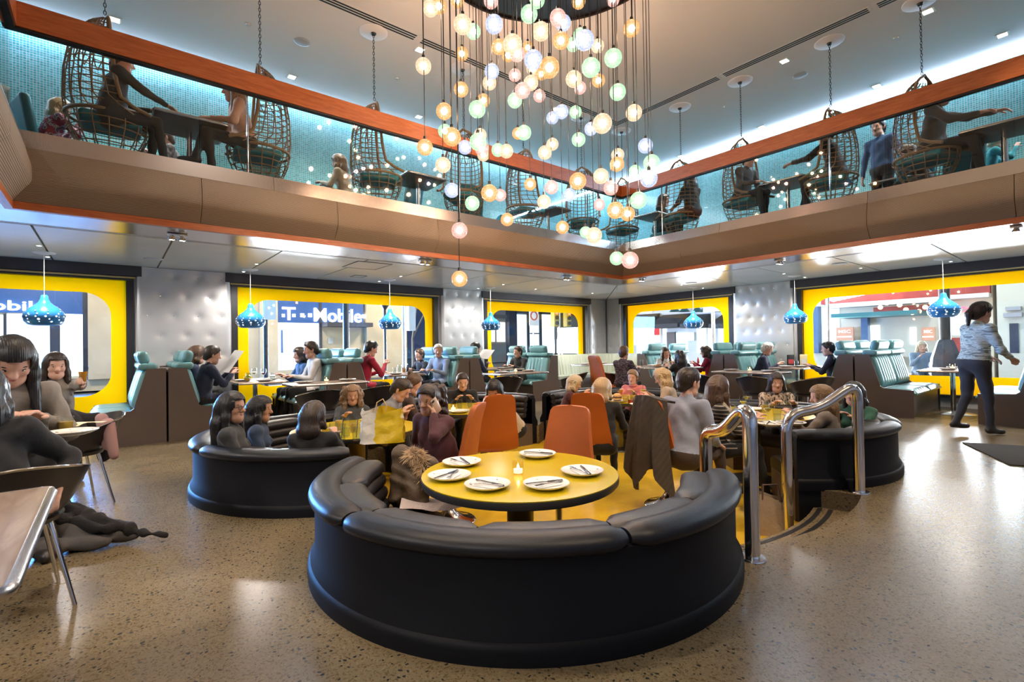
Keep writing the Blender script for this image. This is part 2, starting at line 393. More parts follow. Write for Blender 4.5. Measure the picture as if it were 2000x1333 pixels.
m = MB(); ring = [(PC.x + (hole_r(t) + .05) * math.cos(t), PC.y + (hole_r(t) + .05) * math.sin(t), PF) for t in angs]
m.add([(PC.x, PC.y, PF)] + ring, [(0, 1 + i, 1 + (i + 1) % len(ring)) for i in range(len(ring))])
pit = m.build('pit_floor', YPIT, floor); pit['label'] = 'sunken yellow penny-tile floor'
m = MB(); m.lathe([(2.47, PF - .02), (2.47, PF / 2), (2.83, PF / 2)], 24, (PC.x, PC.y, 0), EA0, EA1)
st = m.build('step_tread', TERR, floor, fix=False)
for q in (2.50, 2.575):
    m = MB(); m.lathe([(q, PF / 2 - .004), (q, PF / 2 + .002), (q + .035, PF / 2 + .002), (q + .035, PF / 2 - .004)], 24, (PC.x, PC.y, 0), EA0 + .01, EA1 - .01); m.build('grip_strip', BLACKM, st)
for (x0, y0), (x1, y1) in (((.55, -.6), (1.45, 1.05)), ((6.6, 2.0), (11.5, 1.2)), ((.2, 3.6), (-3.2, 3.9))):   # brass dividers let into the terrazzo
    m = MB(); d = Vector((x1 - x0, y1 - y0)); m.box(((x0 + x1) / 2, (y0 + y1) / 2, .0005), (d.length, .004, .002), math.atan2(d.y, d.x)); m.build('divider_strip', mat('brass', (.55, .45, .28), .35, 1), floor)

# ------------------------------------------------------------------ outer walls with windows
WLEFT = [(-3.97, .3), (1.69, 5.96), (7.29, 11.12)]      # along u on the back wall
WRIGHT = [(9.38, 6.01), (4.53, .25)]                    # along v on the right wall
SILL, HEAD = .2, 2.43
def P3(run, t, z, off=0.0):     # off > 0 goes into the room
    return (t, WV - off, z) if run == 'L' else (WU - off, t, z)
def slab(m, run, t0, t1, z0, z1, o0, o1): return m.b2(P3(run, t0, z0, o0), P3(run, t1, z1, o1))
PLASTER = mat('grey_plaster', (.42, .41, .42), .8)
def wall(run, name, wins, tmin, tmax, upper):
    m = MB(); edges = sorted([x for w in wins for x in w])
    slab(m, run, tmin, tmax, 0, SILL, -.3, 0)
    slab(m, run, tmin, tmax, CZ - .02, MZ, -.3, 0)
    cur = tmin
    for a, b in zip(edges[::2], edges[1::2]):
        slab(m, run, cur, a, SILL, CZ - .02, -.3, 0); slab(m, run, a, b, HEAD, CZ - .02, -.3, 0); cur = b
    slab(m, run, cur, tmax, SILL, CZ - .02, -.3, 0)
    w = struct(m.build(name, PLASTER))
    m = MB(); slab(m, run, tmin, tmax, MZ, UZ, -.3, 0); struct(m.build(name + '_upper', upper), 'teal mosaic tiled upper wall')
    return w
wl = wall('L', 'wall_left', WLEFT, UMIN, WU + .3, MOS_U)
wr = wall('R', 'wall_right', WRIGHT, VMIN, WV, MOS_V)
m = MB(); m.b2((UMIN - .2, VMIN, 0), (UMIN, WV + .3, UZ)); struct(m.build('wall_back', PLASTER))
m = MB(); m.b2((UMIN, VMIN - .2, 0), (WU + .3, VMIN, UZ)); struct(m.build('wall_front', PLASTER))
for run, w, wins in (('L', wl, WLEFT), ('R', wr, WRIGHT)):
    for i, (a, b) in enumerate(wins):
        lo, hi = min(a, b), max(a, b)
        m = MB(); slab(m, run, lo - .1, hi + .1, 2.475, CZ, .001, .09); bm_ = m.build('header_beam', DARKF, w)
        m = MB(); slab(m, run, lo - .02, hi + .02, 2.44, 2.462, .0, .05); m.build('header_lip', mat('lip_gold', (.62, .46, .16), .4), w)

YFILM = bpy.data.materials.new('yellow_window_film'); YFILM.use_nodes = True
nt = YFILM.node_tree; nt.nodes.clear()
_d = node(nt, 'ShaderNodeBsdfDiffuse'); _d.inputs[0].default_value = (.98, .66, .008, 1); _t = node(nt, 'ShaderNodeBsdfTranslucent'); _t.inputs[0].default_value = (1, .70, .008, 1)
_x = node(nt, 'ShaderNodeMixShader'); _x.inputs[0].default_value = .4; _o = node(nt, 'ShaderNodeOutputMaterial')
nt.links.new(_d.outputs[0], _x.inputs[1]); nt.links.new(_t.outputs[0], _x.inputs[2]); nt.links.new(_x.outputs[0], _o.inputs[0])
def rr_ring(x0, x1, z0, z1, r, n):
    """rounded rectangle points, n per corner"""
    pts = []
    for cx, cz, a in ((x1 - r, z1 - r, 0), (x0 + r, z1 - r, 90), (x0 + r, z0 + r, 180), (x1 - r, z0 + r, 270)):
        pts += [(cx + r * math.cos(R(a + 90 * k / n)), cz + r * math.sin(R(a + 90 * k / n))) for k in range(n + 1)]
    return pts
wn = 0
for run, wins in (('L', WLEFT), ('R', WRIGHT)):
    for a, b in wins:
        wn += 1; lo, hi = min(a, b), max(a, b); fr = .10
        m = MB()
        for t in (lo, hi - fr): slab(m, run, t, t + fr, SILL, HEAD, -.16, .02)
        slab(m, run, lo, hi, HEAD - .02, HEAD + .012, -.16, .03); slab(m, run, lo, hi, SILL, SILL + .03, -.16, .05)
        w = struct(m.build('window_%d' % wn, BLACKM), 'wide window with yellow rounded surround')
        m = MB(); slab(m, run, lo + fr, hi - fr, SILL + .03, HEAD - .02, -.10, -.094); m.build('pane', WINGLASS, w)
        inn = rr_ring(lo + .29, hi - .29, .57, 2.2, .36, 10)
        out = []
        x0, x1, z0, z1 = lo + fr, hi - fr, SILL + .03, HEAD - .02
        for c, (cx, cz) in enumerate(((x1, z1), (x0, z1), (x0, z0), (x1, z0))):
            for k in range(11):
                f = k / 10; px, pz = inn[c * 11 + k]
                if c in (0, 2): q = (cx, pz + (cz - pz) * min(1, f * 2)) if f <= .5 else (cx + (px - cx) * (f - .5) * 2, cz)
                else: q = (px + (cx - px) * min(1, f * 2), cz) if f <= .5 else (cx, cz + (pz - cz) * (f - .5) * 2)
                out.append(q)
        m = MB(); N = len(inn)
        lay = [[P3(run, x, z, o) for x, z in ring_] for ring_, o in ((inn, -.085), (out, -.085), (out, -.091), (inn, -.091))]
        lay.append(lay[0]); m.grid(lay, wrap=True); m.build('yellow_film', YFILM, w)

# hammered silver column panels with buttons
def column_panel(run, t0, t1, w, cols, proud=.07):
    lo, hi = min(t0, t1), max(t0, t1); z0, z1 = .02, CZ - .004
    btn = []
    dz = .33; nrow = int((z1 - .15) / dz)
    for r_ in range(nrow + 1):
        z = z1 - .13 - r_ * dz; k = cols if r_ % 2 == 0 else cols - 1; sp = (hi - lo - .26) / max(1, cols - 1)
        for c in range(k): btn.append((lo + .13 + sp * (c + (.5 if r_ % 2 else 0)), z))
    nx, nz = max(8, int((hi - lo) / .035)), int((z1 - z0) / .035); B = np.array(btn); rows = []
    for i in range(nx + 1):
        t = lo + (hi - lo) * i / nx; row = []
        for j in range(nz + 1):
            z = z0 + (z1 - z0) * j / nz; d = np.hypot(B[:, 0] - t, B[:, 1] - z); h = -.014 * np.exp(-(d / .027) ** 2).sum() - .010 * np.exp(-(d / .08) ** 2).sum()
            ed = min(t - lo, hi - t); h -= .02 * math.exp(-(ed / .012) ** 2)
            row.append(P3(run, t, z, proud + h))
        rows.append(row)
    m = MB(); m.grid(rows)
    m.grid([[P3(run, t, z, o) for z in (z0, z1)] for t, o in ((lo, 0), (lo, proud - .02))]); m.grid([[P3(run, t, z, o) for z in (z0, z1)] for t, o in ((hi, proud - .02), (hi, 0))])
    p = m.build('column_panel', SILVER, w, 60)
    me = MB().lathe([(0, .010), (.008, .008), (.013, .002), (.014, 0)], 8).mesh('button', CHROME, 40)
    for t, z in btn:
        o = obj('button', me, p, P3(run, t, z, proud - .024)); o.rotation_euler = (PI / 2, 0, 0) if run == 'L' else (0, -PI / 2, 0)
column_panel('L', .34, 1.66, wl, 4); column_panel('L', 6.03, 7.25, wl, 4); column_panel('L', 11.2, 11.93, wl, 3)
column_panel('R', 5.96, 4.6, wr, 5); column_panel('R', 9.42, 9.98, wr, 2); column_panel('R', .2, -1.1, wr, 4)

# ------------------------------------------------------------------ mezzanine slab, lower ceiling
DARKJ = mat('joint_gold', (.30, .22, .06), .5)
m = MB(); zb = CZ + .035
for p, q in (((UMIN, V1, zb), (WU, WV, MZ)), ((U1, VMIN, zb), (WU, V1, MZ)), ((UMIN, VMIN, zb), (U0, V1, MZ)), ((U0, VMIN, zb), (U1, V0, MZ))): m.b2(p, q)
slb = struct(m.build('ceiling', [DARKJ]), 'mezzanine slab with lower ceiling')
CEILP = mat('ceiling_panel', (.74, .77, .79), .24, vary=(1.2, .06), spec=.6)
STRIPM = mat('soffit_metal', (.60, .55, .55), .22, 1)
SO = .70                                   # width of the metal soffit band
def poly_panel(name, pts, mt, par, z0=CZ, z1=CZ + .03): m = MB(); m.prism(pts, z0, z1); return m.build(name, mt, par)
g = .012
us = [.61 + 1.265 * k for k in range(-5, 7)]                      # joints line up with the booths
for a, b in zip(us, us[1:]):
    poly_panel('ceiling_panel', [(a + g, V1 + SO + .12), (b - g, V1 + SO + .12), (b - g, WV - .005), (a + g, WV - .005)], CEILP, slb)
ue = us[-1]; k0 = (U1 + SO + .12, V1 + SO + .12); k1 = (WU - .005, WV - .005)
def diag(u): return k0[1] + (u - k0[0]) * (k1[1] - k0[1]) / (k1[0] - k0[0])
poly_panel('ceiling_panel', [(ue + g, k0[1]), (k0[0] - g, k0[1]), (10.4 - g, diag(10.4) + g), (10.4 - g, k1[1]), (ue + g, k1[1])], CEILP, slb)
poly_panel('ceiling_panel', [(10.4 + g, diag(10.4) + 3 * g), (k1[0] - g, k1[1]), (10.4 + g, k1[1])], CEILP, slb)
vs_ = [7.0, 5.45, 4.2, 2.93, 1.67, .4, -.87, -2.2, -3.6, -4.9]
poly_panel('ceiling_panel', [(k0[0] + g, k0[1] - g), (k1[0], k1[1] - 2 * g), (k1[0], 8.3 + g), (k0[0] + 1.1, 8.3 + g)], CEILP, slb)
poly_panel('ceiling_panel', [(k0[0] + g, k0[1] - 2 * g), (k0[0] + 1.08, 8.3 - g), (k1[0], 8.3 - g), (k1[0], 7.0 + g), (k0[0] + g, 7.0 + g)], CEILP, slb)
for b, a in zip(vs_, vs_[1:]): poly_panel('ceiling_panel', [(k0[0], a + g), (k1[0], a + g), (k1[0], b - g), (k0[0], b - g)], CEILP, slb)
for a, b in zip([-4.9, -3.6, -2.3, -1.0, .3, 1.6, 2.9, 4.2, 5.5], [-3.6, -2.3, -1.0, .3, 1.6, 2.9, 4.2, 5.5, k0[1]]):
    poly_panel('ceiling_panel', [(UMIN + .02, a + g), (U0 - SO - .12, a + g), (U0 - SO - .12, b - g), (UMIN + .02, b - g)], CEILP, slb)
poly_panel('ceiling_panel', [(U0, VMIN + .02), (U1, VMIN + .02), (U1, V0 - .02), (U0, V0 - .02)], CEILP, slb)
def RP(run, t, o, z):                       # o > 0 towards the opening
    return {'B': (t, V1 - o, z), 'R': (U1 - o, t, z), 'L': (U0 + o, t, z), 'F': (t, V0 + o, z)}[run]
def run_span(run, o): return {'B': (U0 + o, U1 - o), 'R': (V0 + o, V1 - o), 'L': (V0 + o, V1 - o), 'F': (U0 + o, U1 - o)}[run]
def run_piece(run, prof, a, b, name, mt, par, smooth=None, closed=False, sub=1):
    """profile (o, z) pulled along a run from a to b; None means the mitred end"""
    m = MB(); rows = []
    for k in range(sub + 1):
        row = []
        for o, z in prof:
            s0, s1 = run_span(run, o); p = s0 if a is None else a; q = s1 if b is None else b
            row.append(RP(run, p + (q - p) * k / sub, o, z))
        rows.append(row)
    m.grid(rows, wrap=closed)
    if closed: n = len(prof); m.f += [tuple(range(n)), tuple(range(sub * n, sub * n + n))[::-1]]; m.mi += [0, 0]
    return m.build(name, mt, par, smooth)
fasc = struct(obj('trim_1', None), 'ribbed woven balcony fascia panels')
soff = struct(obj('trim_2', None), 'polished metal soffit band with air slots')
band = struct(obj('trim_3', None), 'brushed metal balcony edge strip')
wood = struct(obj('trim_4', None), 'cherry wood strip under the balcony')
PROF = [(-.02, 2.70), (0, 2.70), (.075, 2.785), (.142, 2.86), (.155, 2.885), (.157, 2.95), (.152, 3.03), (.135, 3.10), (.11, 3.2), (.06, 3.2)]
VENT = mat('vent_dark', (.02, .02, .022), .6)
for run in 'BRLF':
    s0, s1 = run_span(run, 0); n = max(2, round((s1 - s0) / 1.52)); cuts = [s0 + (s1 - s0) * i / n for i in range(n + 1)]
    for i in range(n):
        run_piece(run, PROF, None if i == 0 else cuts[i] + .003, None if i == n - 1 else cuts[i + 1] - .003, 'fascia_panel', FASC_U, fasc, 35)
    n = max(2, round((s1 - s0) / 2.5)); cuts = [s0 + (s1 - s0) * i / n for i in range(n + 1)]
    for i in range(n):
        run_piece(run, [(.09, 3.2), (.112, 3.2), (.062, 3.38), (-.06, 3.38), (-.06, 3.3)], None if i == 0 else cuts[i] + .002, None if i == n - 1 else cuts[i + 1] - .002, 'edge_plate', STEEL, band)
        run_piece(run, [(0, CZ - .002), (-SO, CZ - .002), (-SO, CZ + .03), (0, CZ + .03)], None if i == 0 else cuts[i] + .003, None if i == n - 1 else cuts[i + 1] - .003, 'soffit_plate', STRIPM, soff, closed=True)
    run_piece(run, [(.012, 2.63), (.012, 2.702), (-.05, 2.702), (-.05, 2.63)], None, None, 'wood_strip', WOODR if run in 'BF' else WOODR2, wood, closed=True)
    run_piece(run, [(-SO - .002, CZ + .03), (-SO - .118, CZ + .03), (-SO - .118, CZ + .034), (-SO - .002, CZ + .034)], None, None, 'air_slot', VENT, soff, closed=True)
    for o in (.02, .05, .08):
        run_piece(run, [(-SO - o, CZ + .001), (-SO - o - .012, CZ + .001), (-SO - o - .012, CZ + .02), (-SO - o, CZ + .02)], None, None, 'slot_blade', CEILP, soff, closed=True)
MFLOOR = mat('mezzanine_carpet', (.03, .035, .04), .9)
m = MB()
for p, q in (((UMIN, V1, MZ), (WU, WV, MZ + .01)), ((U1, VMIN, MZ), (WU, V1, MZ + .01)), ((UMIN, VMIN, MZ), (U0, V1, MZ + .01)), ((U0, VMIN, MZ), (U1, V0, MZ + .01))): m.b2(p, q)
struct(m.build('floor_mezzanine', MFLOOR), 'dark mezzanine floor')
# balustrade
bal = thing('balustrade', 'glass balustrade with thick cherry wood rail around the balcony', 'balustrade')
for run in 'BRLF':
    run_piece(run, [(.045, 4.37), (.045, 4.61), (-.06, 4.61), (-.06, 4.37)], None, None, 'wood_rail', WOODR if run in 'BF' else WOODR2, bal, closed=True)
    run_piece(run, [(.03, 4.35), (.03, 4.37), (-.045, 4.37), (-.045, 4.35)], None, None, 'rail_channel', BLACKM, bal, closed=True)
    s0, s1 = run_span(run, 0); n = max(2, round((s1 - s0) / 1.52)); cuts = [s0 + (s1 - s0) * i / n for i in range(n + 1)]
    for i in range(n):
        run_piece(run, [(.0, 3.375), (.0, 4.37), (-.012, 4.37), (-.012, 3.375)], (cuts[i] if i else s0) + .006, cuts[i + 1] - .006, 'pane', BALGLASS, bal, closed=True)
    for i in range(1, n, 2):
        m = MB(); m.tube([RP(run, cuts[i] + .5, -.035, 3.33), RP(run, cuts[i] + .5, -.035, 4.36)], .013, 8); m.build('post', CHROME, bal, 40)

# ------------------------------------------------------------------ upper ceiling
m = MB(); m.b2((UMIN, VMIN, UZ), (WU + .3, WV + .3, UZ + .15))
uc = struct(m.build('ceiling_upper', WHITEP), 'textured white upper ceiling')
VO = -.31
def slot(run, a, b):
    m = MB(); rows = []
    for o in (VO, VO - .155):
        pass
    fr = run_piece(run, [(VO + .015, UZ - .004), (VO - .17, UZ - .004), (VO - .17, UZ + .01), (VO + .015, UZ + .01)], a, b, 'air_slot_frame', WHITEP, uc, closed=True)
    for k in range(3):
        o = VO - .008 - k * .055
        run_piece(run, [(o, UZ - .006), (o - .032, UZ - .006), (o - .032, UZ), (o, UZ)], None if a is None else a + .04, None if b is None else b - .04, 'air_slot', VENT, fr, closed=True)
for run in 'BRL':
    s0, s1 = run_span(run, VO); n = max(2, round((s1 - s0) / 2.35)); cuts = [s0 + (s1 - s0) * i / n for i in range(n + 1)]
    for i in range(n): slot(run, None if (i == 0 and run == 'B') else cuts[i] + (.0 if i == 0 else .02), None if i == n - 1 else cuts[i + 1] - .02)
# cove strips washing the mosaic walls
COVE = emis('cove_led', (.64, .77, 1.0), 66.0)
m = MB(); m.b2((UMIN, WV - .09, UZ - .05), (WU - .02, WV - .02, UZ - .001)); tag(m.build('cove_light', COVE), 'long white light strip over the mosaic wall behind the balcony chairs', 'light strip')
m = MB(); m.b2((WU - .09, VMIN, UZ - .05), (WU - .02, WV - .1, UZ - .001)); tag(m.build('cove_light', COVE), 'long bright white light strip above the tables on the right balcony', 'light strip')
# ------------------------------------------------------------------ round pit booths
def bendf(rr, phc=0.0):
    return lambda p: ((rr + p[1]) * math.cos(phc + p[0] / rr), (rr + p[1]) * math.sin(phc + p[0] / rr), p[2])
PH0, PH1 = R(86), R(274)                 # the booth opens towards local +X
NSEG = 6
def make_booth(name, label, loc, rz):
    t = thing(name, label, 'booth', (loc[0], loc[1], PF), rz, 'round black booths in the sunken pit')
    g = PH1 - PH0; zt = -PF
    if 'meshes' not in make_booth.__dict__:
        M_ = make_booth.meshes = {}
        m = MB(); m.lathe([(1.19, .02), (1.285, .02), (1.285, zt + .1), (1.262, zt + .14), (1.262, zt + .42), (1.20, zt + .43), (1.19, zt + .40)], 72, a0=PH0, a1=PH1)
        M_['outer_shell'] = m.mesh('outer_shell', mat('booth_shell', (.005, .0058, .009), .55, bump=(160, .10), spec=.16), 35)
        m = MB(); m.lathe([(1.24, zt - .02), (1.300, zt - .01), (1.302, zt + .055), (1.298, zt + .075), (1.285, zt + .088), (1.25, zt + .10)], 72, a0=PH0 - .004, a1=PH1 + .004)
        M_['plinth'] = m.mesh('plinth', mat('booth_shell'), 40)
        seg = g / 3
        m = MB(); rr = 1.205; nn = 26; P = []
        for i in range(nn + 1):
            a = PH0 + .006 + (seg - .012) * i / nn; e = min(i, nn - i); k = 1 if e > 1 else (.93 if e == 1 else .6)
            P.append([((rr + .090 * k * math.cos(b)) * math.cos(a), (rr + .090 * k * math.cos(b)) * math.sin(a), zt + .443 + .052 * k * math.sin(b)) for b in [2 * PI * q / 18 for q in range(18)]])
        m.grid(P, wrap=True); m.f += [tuple(range(18)), tuple(range(nn * 18, nn * 18 + 18))[::-1]]; m.mi += [0, 0]
        M_['top_roll'] = m.mesh('top_roll', LEATHER, 50)
        sg = g / NSEG
        for k in range(4):
            m = MB(); rc = 1.075 - .012 * (3 - k); rm = lambda p: p
            w = rc * sg - .008
            P = []
            nx, nr = 10, 14
            for i in range(nx + 1):
                s_ = -1 + 2 * i / nx; e = (1 - abs(s_) ** 5) ** .4 if abs(s_) < 1 else 0
                row = []
                for q in range(nr):
                    b = 2 * PI * q / nr; cb, sb = math.cos(b), math.sin(b)
                    rad = -.105 * (abs(cb) ** .75) * (1 if cb > 0 else -1) * (.35 + .65 * e); zz = .052 * (abs(sb) ** .7) * (1 if sb > 0 else -1) * (.75 + .25 * e)
                    a = PH0 + sg / 2 + s_ * w / 2 / rc; row.append(((rc + rad) * math.cos(a), (rc + rad) * math.sin(a), .47 + .083 * k + zz))
                P.append(row)
            m.grid(P, wrap=True); m.f += [tuple(range(nr)), tuple(range(nx * nr, nx * nr + nr))[::-1]]; m.mi += [0, 0]
            M_['back_cushion%d' % k] = m.mesh('back_cushion', LEATHER2, 60)
        s3 = g / 3
        m = MB(); N = 16; P = []
        for i in range(N + 1):
            a = PH0 + .004 + (s3 - .008) * i / N; d = .012 if i in (0, N) else 0
            pr = [(.56, .31 + d), (.535 + d, .35), (.54 + d, .40), (.575 + d, .435 - d), (.66, .45 - d), (1.0, .44 - d), (1.03, .40), (1.03, .31)]
            P.append([(r * math.cos(a), r * math.sin(a), z) for r, z in pr])
        m.grid(P, wrap=True); m.f += [tuple(range(8)), tuple(range(N * 8, N * 8 + 8))[::-1]]; m.mi += [0, 0]
        M_['seat_cushion'] = m.mesh('seat_cushion', LEATHER2, 50)
        m = MB(); m.lathe([(.58, .0), (.58, .32), (1.2, .32), (1.2, .0)], 48, a0=PH0, a1=PH1); M_['seat_base'] = m.mesh('seat_base', BROWNP, 40)
        for me in M_.values():
            bm = bmesh.new(); bm.from_mesh(me); bmesh.ops.recalc_face_normals(bm, faces=bm.faces); bm.to_mesh(me); bm.free()
    M_ = make_booth.meshes
    for k in ('outer_shell', 'plinth', 'seat_base'): obj(k, M_[k], t)
    for i in range(3): obj('top_roll', M_['top_roll'], t, rz=g / 3 * i); obj('seat_cushion', M_['seat_cushion'], t, rz=g / 3 * i)
    for i in range(NSEG):
        for k in range(4): obj('back_cushion', M_['back_cushion%d' % k], t, rz=g / NSEG * i)
    return t
BL = {'A': 'round black leather booth around the empty yellow table', 'B': 'round black leather booth with the shopping bag and the woman in glasses',
      'C': 'round black leather booth right of the handrails with the woman in green', 'D': 'round black leather booth of the man lit by his screen',
      'E': 'round black leather booth of the woman in the pink sweater'}
OPEN = {}
for k, c in BOOTHS.items():
    OPEN[k] = math.atan2(PC.y - c[1], PC.x - c[0])
    make_booth('round_booth', BL[k], c, OPEN[k])

# ------------------------------------------------------------------ round yellow tables
TZ = .45                                 # top of the pit tables
m = MB(); m.lathe([(0, .74), (.612, .74), (.617, .745), (.617, .7495), (.612, .75), (0, .75)][::-1], 64); _tt = m.mesh('table_top', YELLOW, 40)
m = MB(); m.lathe([(.57, .695), (.612, .70), (.62, .71), (.62, .742), (.6, .742), (.57, .71)], 64); _te = m.mesh('edge_band', mat('table_edge', (.05, .048, .05), .4), 40)
m = MB(); m.lathe([(.085, .03), (.085, .70), (.2, .70), (.2, .74)], 24); _tc = m.mesh('pedestal', mat('pedestal_yellow', (.24, .18, .03), .4), 40)
m = MB(); m.lathe([(0, .04), (.1, .04), (.25, .02), (.26, 0), (0, 0)], 32); _tb = m.mesh('base', BLACKM, 40)
TABS = {'A': (2.02, 2.42), 'B': (1.92, 4.86), 'C': (5.62, 2.62), 'D': (3.65, 5.4), 'E': (5.85, 4.72)}
TL = {'A': 'empty round yellow table laid with six plates and a candle', 'B': 'round yellow table holding a yellow shopping bag and drinks', 'C': 'round yellow table with wine glasses behind the handrails',
      'D': 'round yellow table with two tall water glasses beside the man in black', 'E': 'round yellow table in front of the woman in pink'}
for k, (x, y) in TABS.items():
    t = thing('round_table', TL[k], 'table', (x, y, PF), 0, 'round yellow pit tables')
    obj('table_top', _tt, t); obj('edge_band', _te, t); obj('pedestal', _tc, t); obj('base', _tb, t)

# ------------------------------------------------------------------ orange swivel chairs
def orange_chair():
    t = thing('orange_chair', 'x', 'chair', group='orange leather swivel chairs')
    side = [(.235, .405, .13), (.23, .43, .175), (.19, .445, .205), (.05, .43, .235), (-.10, .425, .245), (-.17, .445, .245), (-.215, .50, .24), (-.24, .60, .228), (-.262, .72, .208), (-.285, .85, .192), (-.305, .95, .178), (-.316, 1.0, .168), (-.322, 1.03, .15), (-.325, 1.05, .12), (-.326, 1.057, .07)]
    P = []
    for i, (y, z, w) in enumerate(side):
        row = []
        for j in range(9):
            s_ = -1 + j / 4; cup = .035 * s_ * s_ * (1 if i > 4 else 0) * (1 if z < .9 else max(.15, (1.06 - z) / .16)); lift = .018 * s_ * s_ * (1 if i <= 5 else 0)
            row.append((w * s_, y + cup, z + lift))
        P.append(row)
    m = MB(); m.sheet(P, .045); m.build('shell', ORANGE, t, 60)
    m = MB(); m.lathe([(.0, .018), (.225, .012), (.235, .004), (.235, 0), (0, 0)][::-1], 32); m.lathe([(.232, .004), (.20, .014), (.13, .035), (.07, .075), (.04, .13), (.029, .2), (.028, .40)], 32); m.build('trumpet_base', CHROME, t, 50)
    return t
oc = orange_chair(); OCH = {}
CH = {'ch1': (gd(876, 850, 4.42), gd(600, 850, 4.75), 'orange leather chair under the woman on the phone'), 'ch2': (gd(962, 850, 5.35), TABS['D'], 'tall orange leather chair facing the man in black, seen from behind'),
      'ch3': (gd(1090, 850, 3.78), TABS['A'], 'empty orange leather chair pulled up to the laid yellow table'), 'ch4': (gd(1158, 850, 5.4), TABS['E'], 'orange leather chair under the woman in the black coat'),
      'ch5': (gd(1305, 850, 4.75), TABS['C'], 'orange leather chair with a quilted jacket hung over its back')}
first = True
for k, (p, tgt, lab) in CH.items():
    loc = (p.x, p.y, PF); rz = yaw(p, tgt)
    o = oc if first else dup(oc, loc, rz); first = False; o.location = loc; o.rotation_euler = (0, 0, rz); o['label'] = lab; OCH[k] = (Vector(loc), rz)
p = gd(1184, 690, 9.3); o = dup(oc, (p.x, p.y, 0), yaw(p, gd(1240, 700, 9.6)), 'orange leather chair on the terrazzo by the striped corner bench'); OCH['ch6'] = (Vector((p.x, p.y, 0)), yaw(p, gd(1240, 700, 9.6)))

# ------------------------------------------------------------------ handrails at the steps
def smooth_path(pts, rad, n=6):
    P = [Vector(p) for p in pts]; out = [P[0]]
    for i in range(1, len(P) - 1):
        a, b, c = P[i - 1], P[i], P[i + 1]; d1 = (a - b).normalized(); d2 = (c - b).normalized(); r_ = min(rad, (a - b).length * .48, (c - b).length * .48)
        s, e = b + d1 * r_, b + d2 * r_
        out += [s * (1 - k / n) ** 2 + b * 2 * (k / n) * (1 - k / n) + e * (k / n) ** 2 for k in range(n + 1)]
    return out + [P[-1]]
def handrail(label, base, low, dirl):
    base, low = Vector(base), Vector(low)
    t = thing('handrail', label, 'handrail', (base.x, base.y, 0))
    h = .91; b2 = low - base; mid = base.lerp(low, .55)
    pts = [base, base + Vector((0, 0, h)), Vector((mid.x, mid.y, .70)), Vector((low.x, low.y, .66)) - (low - base).normalized() * 0, Vector((low.x, low.y, low.z))]
    pts[3].z = .67
    m = MB(); m.tube([q - Vector((base.x, base.y, 0)) for q in smooth_path(pts, .16)], .041, 16); m.build('rail', CHROME, t, 60)
    for q in (base, low):
        m = MB(); m.lathe([(0, .016), (.07, .014), (.075, .008), (.075, 0)], 20, q - Vector((base.x, base.y, 0))); m.build('flange', CHROME, t, 40)
lp = gz(1378, 845, .66)
handrail('curved chrome handrail next to the empty front booth', (2.87, 1.35, 0), (lp.x, lp.y, PF), 1)
rp = gz(1540, 1047, PF)
handrail('curved chrome handrail in front of the woman in green', (4.78, 1.36, 0), (rp.x, rp.y, PF), 1)

# ------------------------------------------------------------------ window booths
def ribbed(m, w, h, th, nr, M, round_=.5):
    """cushion in local X (width), Z (height), front towards +Y with soft vertical ribs"""
    nx, nz = nr * 4, 10; F, B = [], []
    for i in range(nx + 1):
        s_ = -1 + 2 * i / nx; ex = max(0, 1 - abs(s_) ** 8) ** .5; rib = .82 + .18 * abs(math.sin(PI * nr * i / nx)) ** .6 if nr > 1 else 1
        F.append([(s_ * w / 2, th * (.25 + .75 * ex * max(0, 1 - abs(-1 + 2 * j / nz) ** 6) ** .5 * rib), h * j / nz) for j in range(nz + 1)])
        B.append([(s_ * w / 2, 0, h * j / nz) for j in range(nz + 1)])
    m.grid(F, M); m.grid(B[::-1], M)
    for rows in ([F[0], B[0]], [B[-1], F[-1]], [[r[0] for r in B], [r[0] for r in F]], [[r[-1] for r in F], [r[-1] for r in B]]): m.grid(rows, M)
def make_bench(L):
    t = obj('booth_bench', None)
    prof = [(0, 0), (.78, 0), (.78, .38), (.33, .40), (.17, 1.0), (0, 1.0)]
    m = MB(); m.prism(prof, -L / 2 + .035, L / 2 - .035, 'x'); m.build('carcass', BROWNP, t)
    side = [(0, .0), (.80, 0), (.80, .44), (.40, .46), (.36, .49), (.215, 1.02), (0.002, 1.02)]
    for s_ in (-1, 1):
        m = MB(); m.prism(side, s_ * L / 2 - s_ * .035, s_ * L / 2, 'x'); m.build('side_panel', BROWNP, t)
    tilt = math.atan2(.16, .60)
    for k in (-1, 1):
        w = L / 2 - .045; x = k * (L / 4 - .01)
        m = MB(); ribbed(m, w, .60, .13, 7, Matrix.Translation((x, .30, .44)) @ Matrix.Rotation(tilt, 4, 'X')); m.build('back_cushion', TEAL, t, 50)
        m = MB(); m.rbox((x, .20, 1.045), (w, .22, .10), .045, 3); m.build('shoulder_roll', TEAL, t, 60)
        m = MB(); ribbed(m, w, .48, .10, 6, Matrix.Translation((x, .83, .37)) @ Matrix.Rotation(R(90), 4, 'X')); m.build('seat_cushion', TEAL, t, 50)
        m = MB(); m.rbox((0, 0, 0), (w * .78, .13, .19), .062, 4, M=Matrix.Translation((x, .245, 1.17)) @ Matrix.Rotation(R(-14), 4, 'X')); m.build('headrest', TEAL, t, 60)
    return t
def place_bench(L, loc, rz, label, cache={}):
    if L not in cache: cache[L] = make_bench(L); o = cache[L]
    else: o = dup(cache[L])
    o.location = loc; o.rotation_euler = (0, 0, rz); return tag(o, label, 'booth seat', 'teal high-backed window benches')
LB, LBR = 1.6, 1.85
vb = 8.33 + LB / 2; ub = 9.95 + LBR / 2
